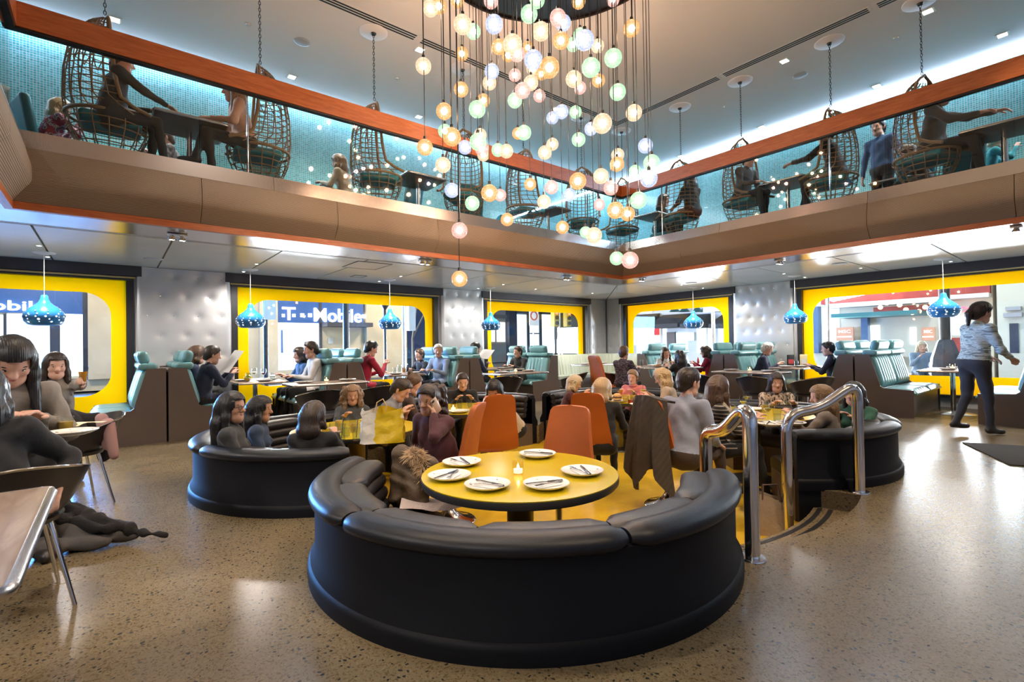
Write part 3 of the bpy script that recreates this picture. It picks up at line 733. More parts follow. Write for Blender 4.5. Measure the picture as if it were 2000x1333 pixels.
NB = {(.61, -1): 'teal bench beside the beer drinker, against the woman in navy', (.61, 1): 'teal bench of the couple reading a menu', (3.14, -1): 'teal bench behind the man in a white shirt', (3.14, 1): 'teal bench behind the person in the red jacket',
      (5.67, -1): 'teal bench behind the grey-haired man in a blue sweater', (5.67, 1): 'teal bench behind the man reading a paper by the silver column', (8.2, -1): 'teal bench behind the man in a black shirt by the striped corner seat', (-1.92, 1): 'teal bench beyond the woman in the grey sweater'}
for (u, s), lab in NB.items(): place_bench(LB, (u + s * .012, vb, 0), R(-90) if s > 0 else R(90), lab)
NR = {(7.4, -1): 'teal bench behind the girl in white by the corner window', (5.2, 1): 'teal bench behind the woman in crimson', (5.2, -1): 'teal bench behind the white-haired guest',
      (2.87, 1): 'teal bench behind the guest in navy blue facing white hair', (2.87, -1): 'empty teal bench next to the walking waitress', (.5, 1): 'teal bench beyond the walking waitress'}
for (v, s), lab in NR.items(): place_bench(LBR, (ub, v + s * .012, 0), 0 if s > 0 else PI, lab)
# striped corner banquette
cb_ = thing('corner_banquette', 'pale ribbed curved bench in the corner between the windows', 'bench', (10.1, 8.2, 0))
m = MB(); P = []
arc = [(-1.15, 1.42)] + [(-.6 + 1.5 * k / 8, 1.45) for k in range(9)] + [(.95 + .45 * math.sin(R(90 * k / 8)), 1.0 + .45 * math.cos(R(90 * k / 8))) for k in range(9)] + [(1.4, .9 - .7 * k / 5) for k in range(6)]
dense = []
for (a, b) in zip(arc, arc[1:]):
    d = math.hypot(b[0] - a[0], b[1] - a[1]); n = max(1, int(d / .022)); dense += [(a[0] + (b[0] - a[0]) * k / n, a[1] + (b[1] - a[1]) * k / n) for k in range(n)]
acc = 0; rows = []
for i, (x, y) in enumerate(dense[1:-1], 1):
    tx, ty = dense[i + 1][0] - dense[i - 1][0], dense[i + 1][1] - dense[i - 1][1]; l = math.hypot(tx, ty) or 1; nx, ny = -ty / l, tx / l
    acc += math.hypot(x - dense[i - 1][0], y - dense[i - 1][1]); rib = .022 * abs(math.sin(PI * acc / .11)) ** .7
    if ny * y + nx * x < 0: nx, ny = -nx, -ny
    rows.append([(x - nx * (o + rib * k), y - ny * (o + rib * k), z) for o, z, k in ((.0, .44, 0), (.16, .44, 1), (.12, .70, 1), (.07, .96, 1), (.04, 1.0, .6), (-.05, 1.0, 0), (-.05, .0, 0))])
m.grid(rows); m.build('backrest', mat('pale_leather', (.42, .46, .36), .35), cb_, 50)
m = MB(); m.prism([(-1.2, 1.35), (.9, 1.4), (1.35, .95), (1.35, .2), (.8, .2), (.8, .7), (.65, .85), (-1.2, .8)], .38, .46); m.build('seat', mat('pale_leather'), cb_)
m = MB(); m.prism([(-1.2, 1.4), (.95, 1.45), (1.4, .98), (1.4, .2), (.85, .2), (.85, .72), (.68, .9), (-1.2, .85)], 0, .38); m.build('base', BROWNP, cb_)

# ------------------------------------------------------------------ rectangular tables
def rect_table(label, loc, sx, sy, top=.75, mt=TABTOP, foot='disc', group='rectangular tables on the terrazzo', rz=0, leg=None, h0=0):
    t = thing('rectangular_table', label, 'table', loc, rz, group)
    m = MB(); m.rbox((0, 0, top - .0175), (sx, sy, .033), .012, 2); o = m.build('table_top', mt, t, 40)
    ring_ = rr_ring(-sx / 2 - .003, sx / 2 + .003, -sy / 2 - .003, sy / 2 + .003, .045, 5)
    m = MB(); m.tube([(x, y, top - .018) for x, y in ring_], .017, 6, closed=True); m.build('metal_edge', STEEL, t, 60)
    m = MB(); m.tube([(0, 0, .02), (0, 0, top - .03)], .036, 14); m.build('pedestal', CHROME, t, 40)
    m = MB()
    if foot == 'disc': m.lathe([(0, .05), (.04, .05), (.07, .03), (.28, .012), (.30, .004), (.30, 0), (0, 0)], 28)
    else:
        for k in range(4): m.box((.17 * math.cos(k * PI / 2), .17 * math.sin(k * PI / 2), .014), (.34, .05, .028), k * PI / 2)
    m.build('foot', STEEL if foot == 'disc' else BLACKM, t, 40)
    return t
TT = .75
rect_table('window table of the couple with the menu, crowded with glasses', (1.875, 9.12, 0), .72, 1.25)
rect_table('window table between the red jacket and the man in a blue sweater', (4.40, 9.12, 0), .72, 1.25)
rect_table('window table of the two men by the silver column', (6.93, 9.12, 0), .72, 1.25)
rect_table('aisle table with a candle and plates behind the curly-haired woman', (2.55, 7.62, 0), 1.1, .62)
rect_table('aisle table with a candle beside the man in a black shirt', (6.05, 7.32, 0), 1.15, .62)
rect_table('small table with plates in front of the striped corner bench', (9.95, 8.75, 0), 1.2, .6)
rect_table('long table covered with dishes near the orange corner chair', (9.35, 6.35, 0), 1.0, 1.5)
rect_table('window table of the white-haired guest with menu stands', (10.75, 4.08, 0), 1.2, .62)
rect_table('window table of the girl in white and the woman in crimson', (10.75, 6.3, 0), 1.2, .6)
rect_table('aisle table with a candle behind the woman with the scarf', (8.65, 4.05, 0), .62, 1.1)
rect_table('empty table with a candle beside the walking waitress', (11.0, 1.75, 0), 1.25, .7)
nt_ = rect_table('walnut topped table corner with a metal edge next to the dropped coat', (-.68, 2.09, 0), 1.0, 1.06, .74, WALNUT, 'cross')
rect_table('table of the woman in the grey sweater', (-.95, 4.45, 0), 1.15, .75, .74, WALNUT, 'disc')

# ------------------------------------------------------------------ black shell chairs
SHELLM = mat('black_shell', (.022, .018, .018), .3, spec=.6)
def shell_chair():
    t = obj('shell_chair', None); P = []
    for i in range(7):
        f = i / 6; row = []
        for j in range(17):
            ph = R(-118 + 236 * j / 16); c = abs(ph) / R(118)
            zt = .73 - .13 * c ** 1.5; rr = .19 + .11 * f ** .7; z = .44 + (zt - .44) * f
            row.append((rr * 1.02 * math.sin(ph), -rr * math.cos(ph) - .05 * f, z))
        P.append(row)
    m = MB(); m.sheet(P, .014); m.build('shell', SHELLM, t, 60)
    m = MB(); m.lathe([(0, .45), (.17, .455), (.215, .44), (.2, .415), (0, .41)], 24); m.build('seat', SHELLM, t, 50)
    rim = [p for p in P[-1]]
    m = MB(); m.tube(rim, .007, 5); m.build('edge_bead', CHROME, t, 60)
    for sx in (-1, 1):
        for sy in (-1, 1):
            m = MB(); m.tube([(sx * .14, sy * .13, .42), (sx * .22, sy * .21, .0)], [.012, .009], 8); m.build('leg', CHROME, t, 60)
    return t
sc0 = shell_chair(); first = True
SCH = [((2.15, 6.72), (2.2, 7.6), 'black shell chair with its curved back to the woman in glasses'), ((2.95, 6.78), (2.9, 7.7), 'black shell chair behind the curly-haired woman'),
       ((5.55, 7.0), (5.9, 7.5), 'black shell chair behind the woman leaning over the table'), ((6.95, 6.75), (6.6, 7.5), 'black shell chair with a chrome rim beside the blond guests'), ((7.6, 6.35), (8.6, 6.6), 'black shell chair behind the woman in pink'),
       ((7.95, 4.42), (8.8, 4.3), 'black shell chair behind the woman with the scarf'), ((7.98, 3.62), (8.8, 3.8), 'black shell chair behind the woman in the patterned top'), ((8.35, 3.0), (8.8, 3.8), 'black shell chair behind the long fair hair'),
       ((-.40, 3.45), (-.6, 4.4), 'black shell chair under the person in dark clothes'), ((-.56, 2.0), (-1.2, 2.1), 'black shell chair pushed under the walnut table with a coat over it'), ((-.25, 5.45), (-1, 5.2), 'black shell chair with a pink cloth beside the table of the grey sweater')]
for p, tg, lab in SCH:
    o = sc0 if first else dup(sc0); first = False; o.location = (p[0], p[1], 0); o.rotation_euler = (0, 0, yaw(p, tg)); tag(o, lab, 'chair', 'black shell chairs with chrome legs')

# ------------------------------------------------------------------ blue pendant lamps
PBLUE = mat('blue_glaze', (.02, .16, .40), .18, coat=.5)
PDOT = emis('lamp_holes', (.85, .95, 1), 1.0)
def blue_lamp():
    t = obj('pendant_lamp', None)
    prof = [(.15, 0), (.175, .008), (.215, .06), (.228, .115), (.215, .165), (.17, .225), (.105, .275), (.065, .315), (.046, .36), (.038, .405), (.022, .42), (0, .42)]
    m = MB(); m.lathe(prof, 32); m.build('shade', PBLUE, t, 60)
    m = MB(); rnd = random.Random(3)
    for k, (z, r_, n) in enumerate(((.04, .201, 11), (.075, .2185, 12), (.112, .2275, 13), (.15, .220, 12), (.185, .203, 10), (.222, .173, 6), (.255, .13, 3))):
        for i in range(n):
            a = 2 * PI * (i + .5 * (k % 2) + rnd.uniform(-.15, .15)) / n; s = rnd.uniform(.008, .017) * (1 if k < 4 else .7); zz = z + rnd.uniform(-.006, .006)
            nrm = Vector((math.cos(a), math.sin(a), {0: -.9, 1: -.35, 2: 0, 3: .35, 4: .7, 5: 1.0, 6: 1.4}[k])).normalized(); x = Vector((-math.sin(a), math.cos(a), 0)); y = nrm.cross(x)
            c = Vector((r_ * math.cos(a), r_ * math.sin(a), zz)) + nrm * .004
            m.add([c + (x * math.cos(2 * PI * q / 8) + y * math.sin(2 * PI * q / 8)) * s for q in range(8)], [tuple(range(8))])
    o = m.build('perforations', PDOT, t, fix=False); o['kind'] = 'stuff'
    m = MB(); m.lathe([(0, .05), (.03, .06), (.045, .1), (.03, .14), (0, .15)], 12); m.build('bulb', emis('bulb_warm', (1, .9, .75), 12), t, 60)
    m = MB(); m.tube([(0, 0, .41), (0, 0, 1.0)], .004, 6); m.build('cord', WHITE, t)
    m = MB(); m.lathe([(0, -.03), (.05, -.025), (.12, -.008), (.125, 0), (0, 0)], 24, (0, 0, 1.0)); m.build('ceiling_plate', WHITEP, t, 40)
    return t
bl0 = blue_lamp(); first = True
for i, ((x, y), px, lab) in enumerate((((-.7, 9.3), 1, 'blue dotted onion lamp over the table of the beer drinker'), ((1.87, 9.38), 1, 'blue dotted onion lamp over the couple with the menu'), ((4.4, 9.3), 1, 'blue dotted onion lamp over the table of the red jacket'),
                        ((6.92, 9.26), 1, 'blue dotted onion lamp beside the silver column over the two men'), ((11.1, 6.55), 1, 'blue dotted onion lamp over the girl in white and the woman in crimson'), ((11.15, 4.25), 1, 'blue dotted onion lamp over the white-haired guest'), ((11.1, 1.86), 1, 'blue dotted onion lamp over the empty window table'))):
    o = bl0 if first else dup(bl0); first = False; o.location = (x, y, CZ - 1.0); tag(o, lab, 'lamp', 'blue ceramic pendant lamps')
# ------------------------------------------------------------------ chandelier of glass globes
can = thing('chandelier_canopy', 'dark round ceiling canopy that carries the globe pendants', 'chandelier', (PC.x, PC.y, UZ))
m = MB(); m.lathe([(0, -.09), (1.56, -.09), (1.62, -.07), (1.62, 0), (0, 0)], 72); m.build('disc', mat('bronze', (.06, .04, .035), .3, .7), can, 40)
m = MB(); m.lathe([(1.615, -.1), (1.65, -.1), (1.65, -.005), (1.615, -.005)], 72); m.build('rim', mat('bronze'), can, 40)
GC = {'o': ((1.0, .50, .17), 'amber orange'), 'w': ((1.0, .72, .48), 'warm white'), 'g': ((.58, .95, .60), 'pale green'), 'b': ((.62, .70, 1.0), 'ice blue'), 'p': ((1.0, .55, .48), 'rose pink')}
def globe_mat(k, c):
    m = bpy.data.materials.new('globe_' + k); m.use_nodes = True; nt = m.node_tree; nt.nodes.clear(); L = nt.links.new
    tc = node(nt, 'ShaderNodeTexCoord'); v = node(nt, 'ShaderNodeTexVoronoi', feature='DISTANCE_TO_EDGE', i_Scale=34.0); L(tc.outputs['Object'], v.inputs['Vector'])
    r = ramp(nt, [(0, tuple(min(1, x * 1.15 + .12) for x in c)), (.10, c), (.4, tuple(x * .82 for x in c))]); L(v.outputs['Distance'], r.inputs[0])
    e = node(nt, 'ShaderNodeEmission', i_Strength=.95); L(r.outputs[0], e.inputs[0])
    g = node(nt, 'ShaderNodeBsdfGlossy', i_Roughness=.1); t = node(nt, 'ShaderNodeBsdfTransparent'); t.inputs[0].default_value = (*[.45 + .55 * x for x in c], 1)
    x1 = node(nt, 'ShaderNodeMixShader'); x1.inputs[0].default_value = .56; L(t.outputs[0], x1.inputs[1]); L(e.outputs[0], x1.inputs[2])
    x2 = node(nt, 'ShaderNodeMixShader'); x2.inputs[0].default_value = .05; L(x1.outputs[0], x2.inputs[1]); L(g.outputs[0], x2.inputs[2])
    o = node(nt, 'ShaderNodeOutputMaterial'); L(x2.outputs[0], o.inputs[0]); return m
BULB = emis('globe_bulb', (1.0, .75, .57), 270.0)
GR = .085
_bulb = MB().lathe([(0, -.036), (.018, -.031), (.031, -.015), (.036, .0), (.031, .015), (.018, .031), (0, .036)], 12).mesh('bulb', BULB, 60)
GME = {}
def glow_mat():  # halo sphere added inside each globe to soften the edge of the bulb
    m = bpy.data.materials.new('globe_inner_glow'); m.use_nodes = True; nt = m.node_tree; nt.nodes.clear(); L = nt.links.new
    e = node(nt, 'ShaderNodeEmission', i_Strength=1.2); e.inputs[0].default_value = (1, .93, .82, 1); t = node(nt, 'ShaderNodeBsdfTransparent'); x = node(nt, 'ShaderNodeMixShader'); x.inputs[0].default_value = .38
    L(t.outputs[0], x.inputs[1]); L(e.outputs[0], x.inputs[2]); o = node(nt, 'ShaderNodeOutputMaterial'); L(x.outputs[0], o.inputs[0]); return m
_glow = MB().lathe([(.058 * math.sin(PI * i / 10), -.058 * math.cos(PI * i / 10)) for i in range(11)], 16).mesh('inner_glow', glow_mat(), 80)
for k, (c, nm) in GC.items():
    m = MB(); m.lathe([(GR * math.sin(PI * i / 14), -GR * math.cos(PI * i / 14)) for i in range(15)], 24); GME[k] = m.mesh('globe', globe_mat(k, c), 80)
_cap = MB().lathe([(.006, .125), (.016, .118), (.018, .09), (.03, .078), (0, .078)], 10).mesh('cap', BLACKM, 40)
_cord = MB().tube([(0, 0, 0), (0, 0, 1)], .0042, 5, caps=False).mesh('cord', BLACKM, 60)
A_ = """135,55,100,w 190,40,100,o 310,0,90,o 345,160,120,w 415,205,95,g 530,5,95,p 550,158,115,b 830,0,100,g 778,92,110,g 855,205,115,w 965,115,105,p 1000,150,100,b 985,265,105,o 1100,10,90,o 1110,230,90,g 1065,290,90,g 1140,262,125,b 1225,300,85,w 1325,0,80,p 1445,185,105,o 580,305,95,o 640,360,80,o 670,290,125,w 700,350,100,p 770,310,70,o 805,390,120,b 860,480,80,o 910,440,130,o 800,450,80,w 1325,378,115,g 1180,440,120,g 1230,525,85,o 1068,515,105,w 1110,572,80,p 90,430,105,w 340,350,85,o 535,465,95,b 520,540,90,w 685,490,80,p 790,540,95,w 735,590,100,p 685,655,95,g 845,625,80,p 1355,600,105,g 335,583,95,o 225,725,105,o 480,655,85,o 440,712,110,g 990,728,90,b 930,768,80,b 1080,730,80,g 1255,805,125,w 1180,840,85,b 1460,735,105,w 230,855,90,g 275,892,125,o 460,880,85,w 445,925,110,g 470,970,90,p 480,1010,80,w 360,960,90,b 575,978,85,g 630,985,90,w 705,870,75,o 745,865,95,g 930,940,80,w 880,995,90,w 1100,910,90,g 1355,1010,85,w 1350,1070,95,o 1535,950,95,b 1575,1060,105,g 1468,1118,85,g 1558,1165,110,b 1245,1148,100,w 1095,1180,110,o 1310,1225,95,p 100,960,110,o 218,1075,100,w 785,1200,80,o 925,1220,90,p 1040,1270,85,b 275,1240,95,b 520,1258,110,o 590,1272,80,p 408,1325,95,g 875,1315,90,w 1490,1305,110,g"""
B_ = "635,597,85,o 995,648,85,o 1145,680,75,g 1200,700,105,w 1235,500,75,p 1340,537,110,o 1420,560,95,o 325,668,105,p 325,983,105,o 1348,850,90,g 1435,862,110,p"
GLOBES = []
for txt, oy in ((A_, 0), (B_, 250)):
    for w in txt.split():
        x, y, d, c = w.split(','); GLOBES.append((800 + float(x) * .3, oy + float(y) * .3, float(d) * .3, c))
spots = []
SPECIAL = {GLOBES[-4][:2]: 'rose pink globe lamp hanging just above the lowest amber one', GLOBES[-3][:2]: 'lowest amber globe lamp hanging alone below the balcony edge', GLOBES[-2][:2]: 'pale green globe lamp of the low pair before the balcony corner', GLOBES[-1][:2]: 'rose pink globe lamp of the low pair before the balcony corner'}
for px, py, dia, c in GLOBES:
    dep = 2 * GR * FPX / dia * 1.0
    for it in range(60):                  # keep the hanging points on the canopy and the globes apart
        P = gd(px, py, dep); off = Vector((P.x - PC.x, P.y - PC.y))
        if off.length > 1.55:
            want = FWD.dot(PC - CAM); dep += .06 * (1 if want > dep else -1); continue
        if any((P - q).length < 2 * GR + .006 for q in spots): dep += .05 if it % 2 else -.035; continue
        break
    P = gd(px, py, dep); spots.append(P)
    t = thing('globe_pendant', '%s crackled glass globe lamp hanging in the chandelier cluster' % GC[c][1], 'lamp', P, 0, '%s globes of the chandelier' % GC[c][1])
    if (px, py) in SPECIAL: t['label'] = SPECIAL[px, py]; del t['group']
    obj('globe', GME[c], t); obj('inner_glow', _glow, t); obj('bulb', _bulb, t); obj('cap', _cap, t)
    o = obj('cord', _cord, t, (0, 0, .12)); o.scale = (1, 1, UZ - .08 - P.z - .12)

# ------------------------------------------------------------------ hanging wicker chairs on the mezzanine
def lerp_tab(tab, z):
    for (a, va), (b, vb_) in zip(tab, tab[1:]):
        if z <= b: return va + (vb_ - va) * (z - a) / (b - a)
    return tab[-1][1]
def hanging_chair():
    t = obj('hanging_chair', None)
    WT = [(0, .20), (.12, .27), (.3, .335), (.6, .35), (.9, .345), (1.15, .32), (1.35, .26), (1.48, .18), (1.56, .09), (1.6, .0)]
    YB = [(0, -.18), (.12, -.27), (.3, -.34), (.6, -.37), (.9, -.36), (1.15, -.32), (1.35, -.24), (1.48, -.15), (1.6, .03)]
    YF = [(0, .24), (.12, .33), (.3, .40), (.44, .40), (.5, .25), (.58, .13), (.8, .08), (1.2, .05), (1.6, .03)]
    def S(z, ph): w, yb, yf = lerp_tab(WT, z), lerp_tab(YB, z), lerp_tab(YF, z); return (w * math.sin(ph), yf - (yf - yb) * math.cos(ph), z)
    def low(z, ph): w, yb, yf = lerp_tab(WT, z), lerp_tab(YB, z), lerp_tab(YF, z); return (w * math.sin(ph), (yf + yb) / 2 - (yf - yb) / 2 * math.cos(ph), z)
    m = MB(); zs = [.46 + .075 * i for i in range(15)]
    for z in zs: m.tube([S(z, R(-90 + 180 * k / 14)) for k in range(15)], .0068, 4, caps=False)
    for j in range(11):
        ph = R(-78 + 156 * j / 10); m.tube([S(.42 + 1.12 * k / 14, ph) for k in range(15)], .0075, 4, caps=False)
    for k in range(8):                     # crossed strands over the top
        a = R(-70 + 20 * k); m.tube([S(1.1 + .45 * q / 8, a + R(26) * q / 8) for q in range(9)], .006, 4, caps=False); m.tube([S(1.1 + .45 * q / 8, a - R(26) * q / 8) for q in range(9)], .006, 4, caps=False)
    for z in (.02, .1, .18, .26, .34): m.tube([low(z, 2 * PI * k / 20) for k in range(20)], .0068, 4, closed=True)
    for j in range(16):
        ph = 2 * PI * j / 16; m.tube([low(.42 - .4 * k / 6, ph) for k in range(7)] + [(0, .03, .01)], .0068, 4, caps=False)
    m.build('woven_lattice', WICKER, t, 60)
    arch = [(lerp_tab(WT, z) * 1.0, lerp_tab(YF, z), z) for z in [.44, .5, .58, .7, .85, 1.0, 1.15, 1.3, 1.4, 1.48, 1.54, 1.585]]
    path = [(-x, y, z) for x, y, z in arch] + [(0, .03, 1.61)] + arch[::-1]
    m = MB(); m.tube(path, .021, 8); m.tube([low(.42, 2 * PI * k / 28) for k in range(28)], .019, 8, closed=True); m.tube([low(.02, 2 * PI * k / 20) for k in range(20)], .014, 6, closed=True); m.build('cane_frame', WICKER, t, 60)
    m = MB(); m.rbox((0, .05, .37), (.52, .56, .10), .045, 3); m.build('seat_cushion', TEALD, t, 60)
    zc = UZ - MZ - .17
    m = MB(); n = int((zc - 1.63) / .045)
    for i in range(n):
        zz = 1.65 + i * .045; hx, hy = (.013, 0) if i % 2 else (0, .013)
        m.tube([(hx * math.cos(a), hy * math.cos(a), zz + .028 * math.sin(a)) for a in [2 * PI * q / 8 for q in range(8)]], .0045, 4, closed=True)
    m.build('chain', BLACKM, t, 60)
    m = MB(); m.lathe([(0, zc - .03), (.2, zc - .022), (.215, zc - .01), (.215, zc), (0, zc)], 32); m.build('ceiling_plate', WHITEP, t, 40)
    m = MB(); m.lathe([(0, zc - .06), (.03, zc - .055), (.045, zc - .028), (0, zc - .028)], 14); m.build('hook', BLACKM, t, 40)
    return t
hc0 = hanging_chair(); first = True
HB = [gv(px, y, 7.24).x for px, y in ((205, 30), (508, 110), (731, 190), (905, 245), (1022, 285), (1136, 322))]
HCH = [((HB[0], 7.24), (1.2, 0), 'wicker hanging chair of the dark-clad guest by the balcony corner'), ((HB[1], 7.24), (-1, .1), 'wicker hanging chair of the woman in the pale pink jumper'), ((HB[2], 7.24), (1, -.35), 'empty wicker hanging chair beside the person in white'), ((HB[3], 7.24), (-.8, -.6), 'empty wicker hanging chair across from the guest in white'),
       ((HB[4], 7.24), (1, -.2), 'wicker hanging chair over the curved teal sofa'), ((HB[5], 7.24), (-.7, -.7), 'wicker hanging chair with the dark teal pad near the balcony corner'), ((9.2, 7.15), (-.9, .2), 'wicker hanging chair in the balcony corner'),
       ((9.25, 5.67), (.3, 1), 'wicker hanging chair of the long dark coat'), ((9.25, 4.40), (-.25, -1), 'wicker hanging chair of the guest in charcoal grey'), ((9.22, 2.9), (-.1, 1), 'wicker hanging chair of the guest reaching for a glass'), ((9.2, 1.72), (-.3, -1), 'wicker hanging chair of the guest reaching over the right table')]
for (x, y), d, lab in HCH:
    o = hc0 if first else dup(hc0); first = False; o.location = (x, y, MZ + .17); o.rotation_euler = (0, 0, math.atan2(d[1], d[0]) - PI / 2); tag(o, lab, 'hanging chair', 'wicker egg chairs on chains')
# mezzanine tables, armchairs, sofa
MT = 'dark balcony tables'
BLAM = mat('dark_laminate', (.045, .034, .03), .35)
for (x, y, sx, sy, rz, lab) in (((HB[0] + HB[1]) / 2, 7.3, .75, .7, 0, 'dark balcony table between the dark-clad guest and the pink jumper'), ((HB[2] + HB[3]) / 2, 7.4, .7, .7, 0, 'dark balcony table between the two empty wicker chairs'), ((HB[4] + HB[5]) / 2, 7.45, .7, .7, 0, 'dark balcony table above the curved teal sofa'),
                                 (9.35, 6.4, .7, .6, 0, 'dark balcony table beside the long dark coat'), (9.38, 3.65, .7, .75, 0, 'dark balcony table with cocktails'), (9.35, .9, .75, .8, 0, 'dark balcony table of the child in turquoise'), (1.2, 9.0, .7, .7, 0, 'dark table of the guest in plaid'), (10.9, 2.4, .7, .7, 0, 'dark table by the right mosaic wall')):
    rect_table(lab, (x, y, MZ + .01), sx, sy, .75, BLAM, 'disc', MT, rz)
TEALB = mat('teal_upholstery', (.01, .155, .185), .5, bump=(80, .15))
def arm_chair():
    t = obj('teal_armchair', None)
    m = MB(); m.rbox((0, 0, .40), (.52, .52, .12), .05, 3); m.build('seat', TEALB, t, 60)
    m = MB(); m.rbox((0, 0, 0), (.50, .11, .62), .05, 4, M=Matrix.Translation((0, -.24, .68)) @ Matrix.Rotation(R(10), 4, 'X')); m.build('backrest', TEALB, t, 60)
    for sx in (-1, 1):
        for sy in (-1, 1): m = MB(); m.tube([(sx * .2, sy * .2, .36), (sx * .23, sy * .23, 0)], .012, 8); m.build('leg', CHROME, t, 60)
    return t
ac0 = arm_chair(); first = True
for (x, y, d, lab) in ((-.55, 8.3, (1, .3), 'dark teal armchair by the balcony fascia corner'), (1.75, 8.35, (-.3, 1), 'dark teal armchair beside the pink jumper and plaid shirt'), (5.35, 7.9, (.2, 1), 'dark teal armchair behind the amber globes'), (4.15, 8.2, (-.6, 1), 'dark teal armchair behind the empty wicker chair'), (9.9, 6.5, (-1, 0), 'dark teal armchair beside the long dark coat'), (10.5, 2.1, (1, .3), 'dark teal armchair of the guest leaning low'), (10.3, 1.5, (1, .4), 'dark teal armchair under the swinging wicker seat'), (10.6, .2, (-.2, 1), 'dark teal armchair of the child in turquoise')):
    o = ac0 if first else dup(ac0); first = False; o.location = (x, y, MZ + .01); o.rotation_euler = (0, 0, math.atan2(d[1], d[0]) - PI / 2); tag(o, lab, 'armchair', 'teal balcony armchairs')
sf = thing('teal_sofa', 'curved tufted teal sofa under the corner hanging chairs', 'sofa', (7.9, 8.1, MZ + .01))
m = MB(); m.lathe([(.75, 0), (.75, .40), (1.25, .42), (1.27, .40), (1.27, 0)], 40, a0=R(15), a1=R(165)); m.build('seat', TEALD, sf, 40)
m = MB(); P = []
for i in range(49):
    a = R(15 + 150 * i / 48); rib = .02 * abs(math.sin(PI * i / 3)); P.append([((r_ + (rib if k in (1, 2) else 0) * -1) * math.cos(a), (r_ - (rib if k in (1, 2) else 0)) * math.sin(a), z) for k, (r_, z) in enumerate(((1.20, .40), (1.20, .55), (1.22, .72), (1.26, .80), (1.33, .80), (1.34, 0)))])
m.grid(P); m.build('backrest', TEALD, sf, 60)
# ------------------------------------------------------------------ ceiling fittings
def fitting(kind, px, py, zz):
    P = gz(px, py, zz)
    if kind == 'spk':
        t = thing('ceiling_speaker', 'round white speaker grille set in the %s ceiling' % ('upper' if zz > 4 else 'lower'), 'speaker', P, 0, 'ceiling speakers %s' % ('above' if zz > 4 else 'below'))
        m = MB(); m.lathe([(0, -.012), (.10, -.012), (.12, -.006), (.125, 0), (0, 0)], 24); m.build('grille', mat('grille', (.5, .5, .52), .6), t, 40)
    elif kind == 'down':
        t = thing('downlight', 'small recessed downlight in the lower ceiling', 'light', P, 0, 'small downlights of the lower ceiling')
        m = MB(); m.lathe([(.022, -.001), (.032, -.006), (.036, 0), (.022, 0)], 14); m.build('trim_ring', WHITE, t, 40)
        m = MB(); m.lathe([(0, -.003), (.022, -.003), (.022, 0), (0, 0)], 12); m.build('lamp', emis('down_lamp', (1, .95, .88), 16), t)
    elif kind == 'sq':
        t = thing('square_downlight', 'square recessed downlight in the upper ceiling', 'light', P, 0, 'square downlights of the upper ceiling')
        m = MB(); m.b2((-.085, -.085, -.008), (.085, .085, 0)); m.build('trim_frame', WHITE, t)
        m = MB(); m.b2((-.055, -.055, -.012), (.055, .055, -.007)); m.build('lamp', emis('sq_lamp', (1, .94, .85), 9), t)
    elif kind == 'spr':
        t = thing('sprinkler', 'small white disc sprinkler on the upper ceiling', 'sprinkler', P, 0, 'sprinklers of the upper ceiling')
        m = MB(); m.lathe([(0, -.02), (.03, -.018), (.035, -.004), (.05, -.002), (.05, 0), (0, 0)], 16); m.build('disc', WHITE, t, 40)
    elif kind == 'duo':
        t = thing('twin_spotlight', 'twin chrome spotlight on the metal soffit band', 'spotlight', P, 0, 'twin spotlights of the soffit')
        m = MB(); m.rbox((0, 0, -.012), (.20, .11, .024), .008, 1); m.build('plate', CHROME, t, 40)
        for sx in (-1, 1):
            m = MB(); m.lathe([(.018, 0), (.042, -.04), (.042, -.055), (.034, -.055), (.030, -.045), (0, -.04)], 14, (sx * .05, 0, -.02)); h = m.build('lamp_head', CHROME, t, 40)
            m = MB(); m.lathe([(0, -.046), (.029, -.050), (.029, -.046), (0, -.043)], 12, (sx * .05, 0, -.02)); m.build('lamp', emis('duo_lamp', (1, .95, .9), 60), h)
    return P
for a in (('spk', 590, 82, UZ), ('spk', 1563, 147, UZ), ('spk', 1640, 515, CZ), ('spk', 300, 506, CZ), ('spk', 1350, 552, CZ), ('sq', 224, 38, UZ), ('sq', 570, 150, UZ), ('sq', 820, 97, UZ), ('sq', 818, 228, UZ), ('sq', 1532, 119, UZ), ('sq', 1712, 168, UZ), ('sq', 1488, 248, UZ), ('sq', 1812, 22, UZ), ('sq', 1958, 68, UZ), ('sq', 1330, 305, UZ), ('sq', 1085, 213, UZ),
          ('spr', 484, 47, UZ), ('spr', 775, 153, UZ), ('spr', 1750, 73, UZ), ('spr', 1412, 209, UZ)): fitting(*a)
for x, y in ((76, 480), (93, 502), (476, 531), (501, 516), (741, 550), (783, 540), (934, 564), (983, 556), (1373, 563), (1331, 557), (1572, 542), (1531, 535), (1857, 511), (1157, 573), (1046, 565), (1681, 524)): fitting('down', x, y, CZ)
for (x, y), w in zip(((346, 458), (1107, 540), (1253, 543), (1523, 508), (1985, 443), (830, 508)), ('in front of the silver column with the menu readers', 'left of the balcony corner', 'right of the balcony corner', 'in front of the silver column by the white-haired guest', 'above the walking waitress', 'beside the ceiling hatch')):
    fitting('duo', x, y, CZ - .004); o = [q for q in COL.objects if q.name.startswith('twin_spotlight')][-1]
    for q in COL.objects:
        if q.name.startswith('twin_spotlight') and q.get('label', '').endswith('soffit band'): q['label'] = 'twin chrome spotlight %s' % w; del q['group']
